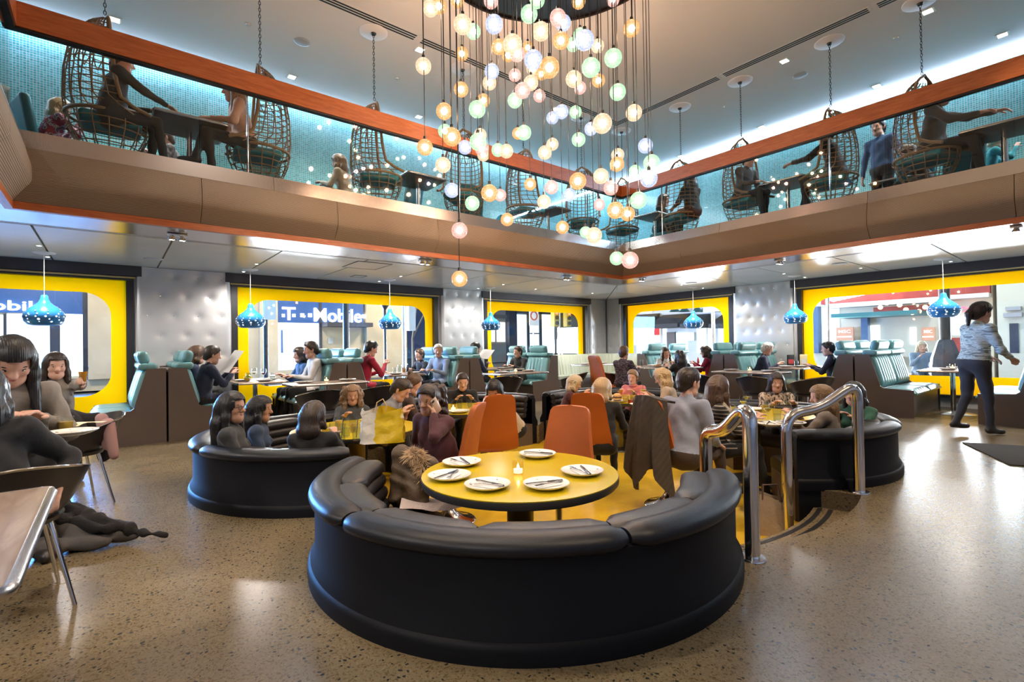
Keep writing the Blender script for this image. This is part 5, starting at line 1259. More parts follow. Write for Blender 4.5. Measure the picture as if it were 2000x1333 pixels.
person('woman in a dark purple tweed coat on the corner chair', 1218, 690, 9.15, (1, .1), 0, female=True, hair='short', hc='brown', top='tweed', lean=2, seat=.47)
person('dark-haired girl in a white top leaning on her hand', 1300, 690, 11.2, (-.7, -1), 0, female=True, hair='long', hc='dark', top='white', lean=14, headroll=12)
person('guest in a long black coat with their back turned', 1328, 702, 9.35, (.45, 1), 0, female=True, hair='longb', hc='black', top='black', lean=4)
person('woman with short brown hair in a crimson jumper', 1378, 688, 10.9, (-.35, 1), 0, female=True, hair='bob', hc='dark', top='crimson', lean=12)
person('white-haired guest in a dark jacket', 1498, 682, 10.2, (.35, -1), 0, hair='short', hc='white', top='navy', lean=16, headpitch=12)
person('guest in a navy jumper facing the white-haired one', 1618, 682, 9.0, (-.25, 1), 0, hair='short', hc='black', top='navy', lean=8)
person('waitress in a pale striped shirt and dark skirt walking past', 1915, 612, 6.5, (.78, -.63), 0, pose='stand', female=True, hair='pony', hc='dark', top='camo', pants='charcoal', lean=8, stride=.14, LH=(-.12, .32, 1.0), RH=(.14, .34, 1.0), near=True)
# ------------------------------------------------------------------ near left table
person('woman in a grey brown sweatshirt looking down at the table', 22, 706, 3.02, (.25, -1), 0, near=True, female=True, hair='long', hc='black', top='marle', lean=24, headpitch=26, skin='l', LH=(-.12, .34, .80), RH=(.10, .36, .80))
person('person in a fuzzy black jumper with their back turned', -40, 770, 2.35, (-.05, 1), 0, near=True, female=True, hair='long', hc='black', top='black', lean=14, headpitch=10, RH=(.30, -.02, .66), LH='table', bulk=1.25)
person('woman raising a glass of beer by the window', 108, 716, 5.0, (.25, -1), 0, near=True, female=True, hair='long', hc='dark', top='marle', lean=4, skin='l', RH='table', LH=BEER)
# ------------------------------------------------------------------ balcony
person('fair-haired woman in a red flowered blouse', 118, 214, 6.15, (1, .4), MZ, female=True, hair='long', hc='blond', top='floral', lean=18, seat=.45)
person('dark-clad guest in the first wicker chair', 238, 120, 5.6, (1, .05), MZ, hair='short', hc='black', top='black', lean=8, seat=.52, RH=(.02, .55, .88), LH='table', bulk=1.12)
person('guest in a plaid shirt behind the balcony table', 325, 245, 7.3, (-1, .1), MZ, hair='short', hc='brown', top='plaid', lean=14, sc=.9)
person('woman in a pale pink jumper and brown boots in a wicker chair', 455, 178, 6.35, (-1, .05), MZ, female=True, hair='long', hc='light', top='peach', lean=12, seat=.52, crossed=True)
person('fair guest in white at the balcony sofa table', 662, 318, 8.6, (-.8, .8), MZ, female=True, hair='bob', hc='light', top='cream', lean=12)
person('guest in charcoal grey in a wicker chair', 1462, 312, 9.1, (-.2, -1), MZ, hair='short', hc='dark', top='slate', lean=14, seat=.52)
person('guest in black reaching for a glass from a wicker chair', 1612, 262, 8.25, (-.1, 1), MZ, hair='short', hc='black', top='black', lean=12, seat=.52, LH=(-.1, .58, .92), RH='table')
person('waiter in teal and black standing on the balcony', 1716, 250, 8.8, (-.9, .3), MZ, pose='stand', hair='short', hc='black', top='blue', lean=6, LH='side', RH='side')
person('guest in black leaning low in a teal armchair', 1772, 298, 8.1, (-.3, 1), MZ, female=True, hair='long', hc='brown', top='black', lean=24, headpitch=16)
person('guest in dark clothes reaching over the right balcony table', 1836, 186, 7.15, (-.1, -1), MZ, hair='short', hc='dark', top='charcoal', lean=8, seat=.52, LH=(-.15, .58, .92), RH=(.15, .5, .86))
person('fair child in turquoise at the balcony table', 1944, 266, 7.6, (.3, -1), MZ, hair='short', hc='ash', top='teal', lean=12, sc=.8)
person('dark-haired guest in black by the balcony corner', 1296, 392, 11.3, (.2, -1), MZ, female=True, hair='bob', hc='dark', top='black', lean=10)
person('guest in a long dark coat inside a wicker chair', 1346, 352, 10.15, (.3, 1), MZ, female=True, hair='longb', hc='black', top='black', lean=6, seat=.52)
# ------------------------------------------------------------------ the street outside
ASPH = mat('asphalt', (.05, .052, .06), .5, bump=(30, .2)); PAVE = mat('pavement', (.30, .30, .31), .7, vary=(1.5, .1))
m = MB(); m.b2((-30, WV + .3, -.3), (60, 60, -.16)); m.b2((WU + .3, -30, -.3), (60, WV + .3, -.16)); st_ = m.build('street', ASPH); struct(st_, 'dark street outside')
m = MB(); m.b2((-30, WV + .3, -.16), (WU + 3.6, WV + 3.6, -.03)); m.b2((WU + .3, -30, -.16), (WU + 3.6, WV + .3, -.03)); struct(m.build('pavement', PAVE), 'pale pavement outside the windows')
LV, RU = 23.0, 21.0                 # building lines across the two streets
def FP(run, x, y, d): return gv(x, y, d) if run == 'L' else gu(x, y, d)
def fbox(m, run, x0, x1, y0, y1, d, th=.2, front=0.0):
    """box whose front face covers a surveyed rectangle on the building line d"""
    yc, xc = (y0 + y1) / 2, (x0 + x1) / 2
    a, b = FP(run, x0, yc, d), FP(run, x1, yc, d); z1, z0 = FP(run, xc, y0, d).z, FP(run, xc, y1, d).z; ds = d - front
    if run == 'L': return m.b2((a.x, ds, z0), (b.x, ds + th, z1))
    return m.b2((ds, a.y, z0), (ds + th, b.y, z1))
STONE = m_blotch('tan_stone', [(.2, (.50, .40, .26)), (.8, (.62, .52, .36))], 1.5, .8, 4, interp='LINEAR')
SHOPW = emis('shop_glow_and_fill', (.80, .92, 1.0), 2.4); SHOPB = emis('shop_window_blue', (.62, .84, 1.0), 1.7); SHOPC = emis('shop_window_warm', (1.0, .93, .80), 1.5)
NAVY = mat('sign_navy', (.012, .05, .16), .4, emit=(.01, .06, .22), es=.6); SIGNW = emis('sign_white', (1, .97, 1), 5.0)
def text_part(txt, run, x0, x1, y0, y1, d, mt, par, name='lettering', ext=.03, front=.1):
    cu = bpy.data.curves.new(name, 'FONT'); cu.body = txt; cu.extrude = ext; cu.offset = .012; cu.resolution_u = 3
    o = bpy.data.objects.new(name, cu); COL.objects.link(o); bpy.context.view_layer.update()
    me = bpy.data.meshes.new_from_object(o.evaluated_get(bpy.context.evaluated_depsgraph_get())); bpy.data.objects.remove(o)
    V = np.array([v.co[:] for v in me.vertices]); lo, hi = V.min(0), V.max(0)
    xc, yc = (x0 + x1) / 2, (y0 + y1) / 2; a, b = FP(run, x0, yc, d), FP(run, x1, yc, d); z1, z0 = FP(run, xc, y0, d).z, FP(run, xc, y1, d).z
    for v in me.vertices:
        f = (v.co.x - lo[0]) / (hi[0] - lo[0]); zz = z0 + (v.co.y - lo[1]) / (hi[1] - lo[1]) * (z1 - z0)
        if run == 'L': v.co = (a.x + (b.x - a.x) * f, d - front - v.co.z, zz)
        else: v.co = (d - front - v.co.z, a.y + (b.y - a.y) * f, zz)
    me.materials.append(mt); return obj(name, me, par)
def bld(name, label): return thing(name, label, 'building')
def part(par, name, mt, run, rects, d, th=.2, front=0.0):
    for r_ in rects: m = MB(); fbox(m, run, *r_, d, th, front); m.build(name, mt, par)
# stone building with the blue shop signs
b = bld('shop_building', 'tan stone building with a glowing blue shop sign seen through the wide left window')
m = MB(); m.b2((-22, LV, -.1), (gv(790, 640, LV).x, LV + 6, 9)); m.build('wall', STONE, b)
part(b, 'sign_band', NAVY, 'L', [(-160, 166, 560, 611), (541, 708, 586, 632)], LV, .3, .12)
part(b, 'shop_window', SHOPW, 'L', [(-160, 8, 614, 735), (14, 98, 614, 735), (118, 162, 614, 735), (543, 622, 627, 722)], LV, .1, .05)
part(b, 'mullion', DARKF, 'L', [(8, 14, 614, 735), (98, 118, 614, 735), (162, 172, 560, 735), (622, 627, 590, 735)], LV, .3, .15)
part(b, 'window_poster', mat('poster_blue', (.05, .16, .42), .5), 'L', [(40, 62, 672, 690), (548, 552, 645, 690), (594, 606, 668, 690)], LV, .02, .07)
part(b, 'stone_pilaster', STONE, 'L', [(172, 232, 540, 740), (505, 540, 560, 740), (712, 790, 560, 740)], LV, .6, .25)
part(b, 'wall_vent', mat('vent_grey', (.5, .5, .48), .6), 'L', [(640, 650, 660, 672)], LV, .05, .05)
text_part('Mobile', 'L', -62, 92, 588, 607, LV, SIGNW, b, front=.18)
text_part('T', 'L', 549, 575, 601, 626, LV, emis('sign_pink', (1, .80, .95), 4), b, front=.18)
text_part('Mobile', 'L', 611, 703, 604, 630, LV, SIGNW, b, front=.18)
part(b, 'sign_square', SIGNW, 'L', [(549, 554.5, 614, 620), (569.5, 575, 614, 620), (585, 592, 613, 620), (600, 607, 613, 620), (705, 712, 615, 622)], LV, .05, .16)
m = MB(); fbox(m, 'L', 625, 712, 632, 640, LV, .9, 1.0); m.build('awning', DARKF, b)
# far corner shop with white glazing
b = bld('shop_building', 'brightly glazed white corner shop across the crossing'); d = 34
m = MB(); a_ = gv(900, 640, d).x; m.b2((a_, d, -.1), (gv(1170, 640, d).x + 4, d + 5, 10)); m.build('wall', mat('pale_render', (.55, .56, .56), .7), b)
part(b, 'shop_window', SHOPB, 'L', [(1006, 1028, 615, 690), (1032, 1052, 615, 690), (1056, 1082, 615, 690), (1006, 1082, 598, 611), (1100, 1118, 640, 690)], d, .1, .05)
part(b, 'shop_window', SHOPC, 'L', [(948, 966, 628, 668), (970, 986, 630, 668), (1086, 1098, 620, 700)], d, .1, .05)
part(b, 'door_frame', DARKF, 'L', [(1029, 1031.5, 598, 692), (1053, 1055.5, 598, 692), (1034, 1050, 651, 653), (1083, 1086, 598, 700)], d, .3, .2)
part(b, 'dark_column', mat('slate_blue', (.05, .07, .14), .5), 'L', [(988, 1003, 585, 705), (940, 946, 585, 705)], d, .6, .5)
part(b, 'string_course', mat('grey_band', (.28, .30, .32), .6), 'L', [(1004, 1132, 610, 615), (945, 988, 615, 622)], d, .3, .2)
part(b, 'wall_panel', mat('ochre_panel', (.55, .42, .12), .6), 'L', [(1082, 1105, 604, 640)], d, .1, .06)
# awning shop
b = bld('shop_building', 'pale shop with black awnings and hanging barn lamps'); d = RU + 1
m = MB(); m.b2((d, gu(1450, 640, d).y, -.1), (d + 5, gu(1190, 640, d).y, 10)); m.build('wall', mat('pale_render'), b)
part(b, 'shop_window', SHOPB, 'R', [(1244, 1262, 640, 700), (1265, 1279, 640, 700), (1296, 1303, 640, 700), (1322, 1344, 650, 690), (1362, 1380, 638, 690), (1404, 1426, 638, 690)], d, .1, .05)
part(b, 'shop_window', SHOPC, 'R', [(1280, 1290, 636, 668), (1384, 1391, 640, 690)], d, .1, .05)
part(b, 'red_poster', emis('poster_red', (.9, .1, .12), .8), 'R', [(1280, 1290, 640, 655)], d, .05, .12)
part(b, 'white_notice', mat('notice_white', (.8, .8, .82), .6, emit=(.8, .85, 1), es=.6), 'R', [(1332, 1361, 650, 666), (1294, 1306, 628, 636)], d, .05, .3)
part(b, 'door', mat('brown_door', (.06, .035, .03), .5), 'R', [(1304, 1320, 649, 690)], d, .1, .08)
for x0, x1 in ((1240, 1290), (1296, 1352), (1357, 1389), (1412, 1440)):
    a, c = gu(x0, 625, d), gu(x1, 625, d); z1, z0 = gu((x0 + x1) / 2, 614, d).z, gu((x0 + x1) / 2, 634, d).z
    m = MB(); m.prism([(d - .05, z1), (d - 1.3, z0), (d - 1.3, z0 - .18), (d - .05, z0 - .18)], min(a.y, c.y), max(a.y, c.y), 'y'); m.build('awning', mat('awning_black', (.02, .022, .026), .7), b)
for x in (1329, 1348, 1373, 1388, 1408, 1426):
    p = gu(x, 605, d) - Vector((.5, 0, 0)); m = MB(); m.lathe([(.26, -.12), (.1, .06), (.04, .12), (.03, .3)], 14, p); m.tube([p + Vector((0, 0, .3)), p + Vector((.5, 0, .45))], .02, 5); m.build('barn_lamp', mat('lamp_green', (.02, .08, .07), .4), b, 40)
text_part('munns', 'R', 1247, 1275, 604, 612, d, mat('letter_white', (.8, .8, .8), .5, emit=(1, 1, 1), es=.8), b, front=.1)
# red shop with marquee
b = bld('shop_building', 'red fronted cafe with glowing bulbs and a white canopy'); d = RU
m = MB(); m.b2((d, gu(1940, 640, d).y, -.1), (d + 5, gu(1560, 640, d).y, 10)); m.build('wall', mat('cream_render', (.62, .58, .48), .7), b)
REDB = m_blotch('red_brick_paint', [(.3, (.30, .035, .03)), (.7, (.42, .06, .045))], 3, .6, 3, interp='LINEAR')
part(b, 'red_fascia', REDB, 'R', [(1608, 1840, 564, 588), (1850, 1936, 555, 576), (1710, 1842, 598, 612)], d, .3, .25)
part(b, 'red_tile_wall', REDB, 'R', [(1856, 1898, 660, 712), (1746, 1765, 697, 716)], d, .2, .2)
part(b, 'white_band', mat('white_trim', (.75, .74, .76), .6), 'R', [(1625, 1850, 588, 597), (1858, 1936, 576, 584)], d, .6, .5)
part(b, 'canopy', mat('canopy_teal', (.03, .16, .19), .5), 'R', [(1660, 1820, 613, 620)], d, 1.8, 1.9)
part(b, 'blue_pier', mat('pier_blue', (.06, .13, .26), .5), 'R', [(1687, 1700, 622, 672), (1590, 1604, 600, 690)], d, .3, .3)
part(b, 'doorway', SHOPW, 'R', [(1701, 1719, 636, 672), (1778, 1790, 640, 672)], d, .1, .05)
part(b, 'shop_window', SHOPB, 'R', [(1606, 1640, 600, 670), (1860, 1890, 620, 655)], d, .1, .05)
for (x0, x1) in ((1640, 1673), (1805, 1831)):
    m = MB(); fbox(m, 'R', x0, x1, 640, 666, d, .06, .35); pl = m.build('sign_board', mat('sign_copper', (.50, .24, .15), .5, emit=(.5, .25, .16), es=.35), b)
    text_part('MSC', 'R', x0 + 5, x1 - 5, 645, 651, d, mat('sign_cream', (.8, .75, .7), .5, emit=(1, .95, .9), es=.7), b, ext=.01, front=.37)
    m = MB(); fbox(m, 'R', x0 + 2, x1 - 3, 657, 659.5, d, .02, .37); m.build('sign_line', mat('sign_cream'), b)
part(b, 'neon_script', emis('neon_red', (1, .12, .2), 2.2), 'R', [(1872, 1880, 603, 606), (1882, 1889, 600, 604), (1891, 1899, 602, 605), (1901, 1907, 598, 603), (1874, 1905, 608, 609.5)], d, .05, .35)
m = MB(); rnd = random.Random(4)
for i in range(15):
    p = gu(1636 + i * 9.4, 582 - i * 2.1, d) - Vector((.4, 0, 0)); m = MB(); m.lathe([(.17 * math.sin(PI * k / 6), -.17 * math.cos(PI * k / 6)) for k in range(7)], 10, p); m.build('marquee_bulb', emis('marquee', (1, .88, 1.0), 5), b, 60)
for i in range(12):
    p = gu(1745 + i * 12, 604 - 10 * math.sin(i * .9), d) - Vector((1.5, 0, 0)); m = MB(); m.lathe([(.07 * math.sin(PI * k / 6), -.07 * math.cos(PI * k / 6)) for k in range(7)], 8, p); m.build('festoon_bulb', emis('festoon', (1, .7, .3), 6), b, 60)
b = bld('town_house', 'cream stone house with a carved gable beyond the red cafe'); d = RU - 1.2
m = MB(); m.b2((d, gu(2100, 640, d).y - 1, -.1), (d + 4, gu(1948, 640, d).y, 9)); m.build('wall', mat('cream_render'), b)
part(b, 'window', mat('dark_pane', (.03, .04, .07), .1), 'R', [(1972, 1990, 632, 690)], d, .1, .03)
part(b, 'cornice', mat('grey_stone', (.36, .34, .36), .7), 'R', [(1962, 1998, 612, 620), (1966, 1996, 600, 607)], d, .4, .3)
# street furniture
def pole(name, label, px, py, run, dist, h, r=.07, mt=BLACKM):
    p = FP(run, px, py, dist); t = thing(name, label, 'pole', (p.x, p.y, -.05)); m = MB(); m.tube([(0, 0, 0), (0, 0, h)], r, 10); m.lathe([(r * 2.4, 0), (r * 2.2, .1), (r * 1.3, .35), (r, .4)], 12); m.build('shaft', mt, t, 40); return t, p
t, p = pole('sign_pole', 'black pole with a parking board outside the wide left window', 519, 650, 'L', 13.2, 4.5, .055)
m = MB(); m.b2((-.05, -.08, 2.05), (.22, -.06, 2.75)); m.build('board', mat('board_grey', (.55, .55, .58), .6), t)
pole('street_pole', 'black pole in front of the lit lettering', 676, 650, 'L', 14.5, 5.0, .09)
t, p = pole('street_lamp', 'black street lamp with a glowing lantern', 752, 650, 'L', 16.5, 2.7, .05); m = MB(); m.lathe([(.03, 2.65), (.16, 2.85), (.16, 3.2), (.05, 3.35), (0, 3.4)], 12); m.build('lantern_cage', BLACKM, t, 40); m = MB(); m.lathe([(0, 2.9), (.2, 2.95), (.2, 3.15), (0, 3.25)], 12, (.35, 0, 0)); m.build('lantern_glow', emis('lantern', (1, .86, .6), 14), t, 60)
t, p = pole('traffic_pole', 'steel traffic pole beside the bare tree', 789, 650, 'L', 15.5, 5, .06, STEEL); m = MB(); m.b2((.15, -.1, 1.9), (.4, .1, 3.0)); m.b2((.15, -.1, 2.75), (.6, .1, 3.2)); m.build('signal_box', mat('box_grey', (.4, .42, .45), .5), t)
t, p = pole('traffic_light', 'yellow traffic light pole at the crossing', 1093, 650, 'L', 19, 3.6, .06, STEEL)
for dx, dz in ((-.35, 2.35), (.6, 2.35)):
    m = MB(); m.rbox((dx, 0, dz + .45), (.34, .3, .95), .03, 1); h = m.build('signal_head', mat('signal_yellow', (.60, .42, .05), .5), t, 40)
    for k, c in enumerate(((.05, .05, .05), (.05, .05, .05), (.9, .2, .1))): m = MB(); m.lathe([(0, 0), (.11, 0), (.11, .05), (.09, .05), (0, .04)], 12, M=Matrix.Translation((dx, -.15, dz + .16 + k * .29)) @ Matrix.Rotation(R(90), 4, 'X')); m.build('lens', emis('red_signal', (1, .15, .08), 3) if k == 2 else BLACKM, h, 40)
t, p = pole('sign_pole', 'steel pole with a no-turn board at the crossing', 1042, 650, 'L', 18, 3.1, .04, STEEL); m = MB(); m.b2((-.3, -.05, 2.3), (.3, -.03, 3.15)); m.build('board', WHITE, t); m = MB(); m.lathe([(.17, 0), (.23, 0), (.23, .02), (.17, .02)], 20, M=Matrix.Translation((0, -.05, 2.78)) @ Matrix.Rotation(R(90), 4, 'X')); m.build('red_ring', mat('sign_red', (.6, .05, .04), .5), t)
t, p = pole('sign_pole', 'pole with a white street board in front of the awnings', 1393, 650, 'R', 15.5, 3.2, .06, STEEL); m = MB(); m.b2((-.05, -.32, 2.35), (-.03, .32, 3.2)); m.build('board', WHITE, t); m = MB(); m.lathe([(.13, 0), (.18, 0), (.18, .02), (.13, .02)], 20, M=Matrix.Translation((-.05, 0, 2.9)) @ Matrix.Rotation(R(-90), 4, 'Y')); m.build('red_ring', mat('sign_red'), t)
t, p = pole('patio_heater', 'dark cast-iron lamp column on the pavement by the red cafe', 1846, 650, 'R', 14.2, 4.2, .10); m = MB(); m.lathe([(.28, 0), (.28, .5), (.30, .55), (.26, .9), (.15, 1.25), (.12, 1.3)], 8); m.build('plinth', mat('iron_blue', (.03, .035, .06), .4), t, 30)
t, p = pole('spot_mast', 'steel mast with a glaring white lamp outside the right window', 1617, 640, 'R', 15.0, 2.8, .05, STEEL); m = MB(); m.lathe([(.15 * math.sin(PI * k / 8), -.15 * math.cos(PI * k / 8)) for k in range(9)], 14, (0, 0, 2.7)); m.build('lamp_head', emis('glare', (.75, .93, 1), 30), t, 60)
m = MB(); m.b2((-.12, -.02, 1.6), (.12, .0, 2.3)); m.build('board', WHITE, t)
# bare tree
tp = gv(806, 680, 18.0); tr = thing('bare_tree', 'leafless street tree beside the traffic pole', 'tree', (tp.x, tp.y, -.05)); m = MB(); rnd = random.Random(5)
def branch(p, d, L, r_, lv):
    q = p + d * L; m.tube([p, p.lerp(q, .5) + Vector((rnd.uniform(-.04, .04), 0, .02)), q], [r_, r_ * .85, r_ * .65], 5)
    if lv:
        for k in range(3): branch(q, (d + Vector((rnd.uniform(-.75, .75), rnd.uniform(-.5, .5), rnd.uniform(-.1, .4)))).normalized(), L * .72, r_ * .6, lv - 1)
branch(Vector((0, 0, 0)), Vector((0, 0, 1)), 1.7, .07, 4); m.build('trunk_and_branches', mat('bark', (.10, .085, .07), .9), tr, 60)
# bench and person outside
bp_ = gu(1800, 715, 15.2); be = thing('street_bench', 'dark street bench on the pavement outside', 'bench', (bp_.x, bp_.y, -.03), 0)
m = MB(); m.b2((-.25, -1.1, .38), (.25, 1.1, .45)); m.build('seat', mat('bench_blue', (.05, .07, .12), .6), be)
for s_ in (-1, 1): m = MB(); m.b2((-.22, s_ * .95 - .05, 0), (.22, s_ * .95 + .05, .38)); m.build('leg', BLACKM, be)
person('person with a pale hat in a blue coat sitting on the street bench', 1800, 678, FWD.dot(bp_ - CAM) - .1, (-1, -.5), -.03, hair='bob', hc='ash', top='sky', pants='denim', lean=10, RH=(.1, .3, .95), LH='lap')
# ------------------------------------------------------------------ tableware
DECO = m_blotch('plate_deco', [(0, (.80, .79, .77)), (.66, (.80, .79, .77)), (.69, (.25, .26, .28))], 30, .15, 2)
_pl = MB().lathe([(0, .012), (.078, .012), (.095, .016), (.128, .026), (.132, .028), (.128, .022), (.09, .005), (.07, 0), (0, 0)], 40).mesh('plate', DECO, 50)
m = MB(); m.add([(-.045, -.08, 0), (.05, -.085, 0), (.045, .085, 0), (-.05, .08, 0)], [(0, 1, 2, 3)]); m.box((0, 0, .0015), (.095, .16, .003)); _np = m.mesh('napkin', mat('napkin_white', (.80, .80, .80), .9))
STEELC = mat('cutlery_steel', (.55, .55, .56), .18, 1)
m = MB(); m.tube([(0, -.105, 0), (0, -.02, .002), (0, .03, .003)], [.005, .0032, .0028], 6)
for q in (-.008, -.0027, .0027, .008): m.tube([(q * .4, .03, .003), (q, .045, .004), (q, .095, .006)], [.0022, .002, .0012], 4)
_fk = m.mesh('fork', STEELC, 60)
m = MB(); m.tube([(0, -.11, 0), (0, -.02, .001)], [.0068, .005], 6); m.prism([(-.004, -.02), (.007, -.02), (.0085, .05), (.004, .11), (-.004, .105)], -.001, .002); _kn = m.mesh('knife', mat('knife_dark', (.12, .12, .13), .25, .9), 40)
def setting(px, py, zz, a, where, cut=True, spread=.5):
    p = gz(px, py, zz) if not isinstance(px, Vector) else px
    tag(obj('plate', _pl, None, p, a), 'white speckled plate on the %s' % where, 'plate', 'plates on the %s' % where)
    if not cut: return
    c, s = math.cos(a), math.sin(a)
    tag(obj('napkin', _np, None, p + Vector((0, 0, .0135)), a), 'white paper napkin on a plate on the %s' % where, 'napkin', 'napkins on the %s' % where)
    for me, dx, da, nm in ((_fk, -.02, .16, 'fork'), (_kn, .022, -.22, 'knife')):
        o = obj(nm, me, None, p + Vector((c * dx, s * dx, .024)), a + da * spread * 2); o.rotation_euler.x = 0
        tag(o, 'steel %s on a plate on the %s' % (nm, where), nm, '%ss on the %s' % (nm, where))
for (px, py, a) in ((902, 908, R(35)), (878, 935, R(160)), (952, 953, R(62)), (1067, 952, R(118)), (1137, 926, R(20)), (1050, 892, R(80))): setting(px, py, TZ + .001, AZ - PI / 2 + a, 'empty yellow table')
def candle(p, where):
    t = thing('candle_glass', 'small glass with a lit candle on the %s' % where, 'candle', p)
    m = MB(); m.lathe([(0, .004), (.03, .004), (.033, .012), (.036, .085), (.038, .087), (.034, .088), (.031, .015), (0, .012)], 20); m.build('holder', glassy('candle_glass', (.98, .93, .84), 1.3), t, 60)
    m = MB(); m.lathe([(0, .035), (.029, .036), (.028, .014), (0, .014)][::-1], 14); m.build('wax', mat('wax', (.85, .75, .6), .5, emit=(1, .72, .4), es=1.6), t, 50)
    m = MB(); m.lathe([(0, .036), (.006, .042), (.007, .05), (.003, .064), (0, .07)], 8); m.build('flame', emis('flame', (1, .75, .38), 40), t, 60)
candle(gz(1012, 928, TZ), 'empty yellow table')
LIQ = {'water': glassy('water', (.90, .94, .93), 1.25), 'beer': mat('beer', (.62, .26, .03), .1, spec=.6), 'amber': mat('amber_drink', (.70, .45, .08), .1), 'wine': mat('red_wine', (.10, .005, .012), .1), 'white': mat('white_wine', (.75, .62, .18), .1), 'red': mat('red_drink', (.45, .06, .02), .1), 'lemon': mat('lemon_drink', (.85, .62, .05), .15)}
GP = {'tumbler': ([(0, .004), (.03, .004), (.034, .015), (.038, .125), (.040, .126), (.036, .127), (.032, .018), (0, .014)], .030, .014, .035, .085), 'tall': ([(0, .004), (.028, .004), (.032, .012), (.037, .155), (.039, .156), (.035, .157), (.030, .018), (0, .014)], .029, .015, .034, .12),
      'wine': ([(.034, 0), (.034, .003), (.006, .008), (.004, .07), (.012, .085), (.036, .115), (.040, .15), (.034, .195), (.033, .195), (.038, .15), (.034, .118), (0, .09)], .012, .093, .036, .128), 'martini': ([(.036, 0), (.036, .003), (.005, .008), (.004, .085), (.055, .145), (.054, .146), (0, .09)], .004, .093, .046, .138), 'pilsner': ([(0, .004), (.028, .004), (.024, .02), (.03, .05), (.040, .16), (.044, .20), (.042, .201), (.037, .16), (.02, .03), (0, .02)], .018, .03, .036, .15), 'short': ([(0, .004), (.034, .004), (.038, .012), (.042, .09), (.044, .091), (.04, .092), (.036, .016), (0, .014)], .034, .015, .038, .06)}
CACHE = {}
def glass(p, kind, liq, where, straw=False):
    nm = {'tumbler': 'water_glass', 'tall': 'tall_glass', 'wine': 'wine_glass', 'martini': 'martini_glass', 'pilsner': 'beer_glass', 'short': 'short_glass'}[kind]
    t = thing(nm, '%s%s of %s on the %s' % ('clear ', nm.replace('_', ' '), {'water': 'water', 'beer': 'beer', 'amber': 'amber drink', 'wine': 'red wine', 'white': 'white wine', 'red': 'red drink', 'lemon': 'yellow cocktail'}[liq], where), 'glass', p, 0, 'glasses on the %s' % where)
    pr, r0, z0, r1, z1 = GP[kind]
    if (kind, 0) not in CACHE: CACHE[kind, 0] = MB().lathe(pr, 18).mesh('vessel', CLEAR, 60)
    if (kind, liq) not in CACHE: CACHE[kind, liq] = MB().lathe([(0, z0), (r0, z0), (r1, z1), (0, z1)], 16).mesh('drink', LIQ[liq], 40)
    obj('vessel', CACHE[kind, 0], t); obj('drink', CACHE[kind, liq], t)
    if straw: m = MB(); m.tube([(0, .0, .03), (.03, .03, .20)], .0032, 6); m.build('straw', BLACKM, t, 60)
    return t
W_B = 'table with the yellow shopping bag'
for a in ((636, 838, 'short', 'amber'), (652, 842, 'tumbler', 'water'), (662, 834, 'tall', 'amber'), (676, 843, 'tumbler', 'water'), (690, 833, 'tumbler', 'amber'), (711, 836, 'martini', 'lemon'), (667, 851, 'tall', 'water'), (696, 850, 'tall', 'water')):
    glass(gz(a[0], a[1] + 12, TZ), a[2], a[3], W_B, a[2] == 'tall')
W_D = 'table of the man in black'
for a in ((898, 800, 'tall', 'water'), (917, 797, 'tall', 'water')): glass(gz(*a[:2], TZ), a[2], a[3], W_D)
candle(Vector((3.35, 5.3, TZ)), W_D); setting(Vector((3.8, 5.15, TZ)), 0, TZ, .4, W_D, False); setting(Vector((3.3, 5.1, TZ)), 0, TZ, .2, W_D, False)
W_E = 'table of the woman in pink'
for a in ((1222, 786, 'short', 'amber'), (1232, 790, 'short', 'red'), (1240, 781, 'tumbler', 'water'), (1236, 784, 'tumbler', 'amber'), (1257, 780, 'martini', 'lemon')): glass(gz(*a[:2], TZ), a[2], a[3], W_E, a[2] == 'martini')
setting(1206, 786, TZ, .2, W_E, False); setting(1250, 793, TZ, .2, W_E, False); setting(1192, 778, TZ, .5, W_E, False)
bg_ = gz(1206, 785, TZ) + Vector((0, 0, .02)); t = thing('burger', 'burger in a bun on a plate at the table of the woman in pink', 'food', bg_); m = MB(); m.lathe([(0, .01), (.055, .01), (.06, .025), (.055, .035), (0, .035)], 18); m.build('bottom_bun', mat('bun', (.60, .33, .12), .6), t, 60); m = MB(); m.lathe([(0, .035), (.062, .036), (.064, .05), (0, .052)], 18); m.build('patty', mat('patty', (.10, .04, .02), .7), t, 50); m = MB(); m.lathe([(.06, .052), (.062, .062), (.045, .088), (.02, .098), (0, .10)], 18); m.build('top_bun', mat('bun'), t, 60)
W_C = 'table behind the handrails'
for a in ((1429, 815, 'tumbler', 'water'), (1452, 806, 'wine', 'white'), (1500, 822, 'wine', 'white'), (1458, 795, 'wine', 'white'), (1494, 806, 'tumbler', 'amber'), (1518, 826, 'tumbler', 'water'), (1541, 822, 'short', 'water'), (1448, 823, 'short', 'water'), (1537, 806, 'wine', 'water')): glass(gz(*a[:2], TZ), a[2], a[3], W_C)
setting(1505, 832, TZ, 2.1, W_C); setting(1545, 830, TZ, .7, W_C); setting(1470, 802, TZ, .7, W_C, False)
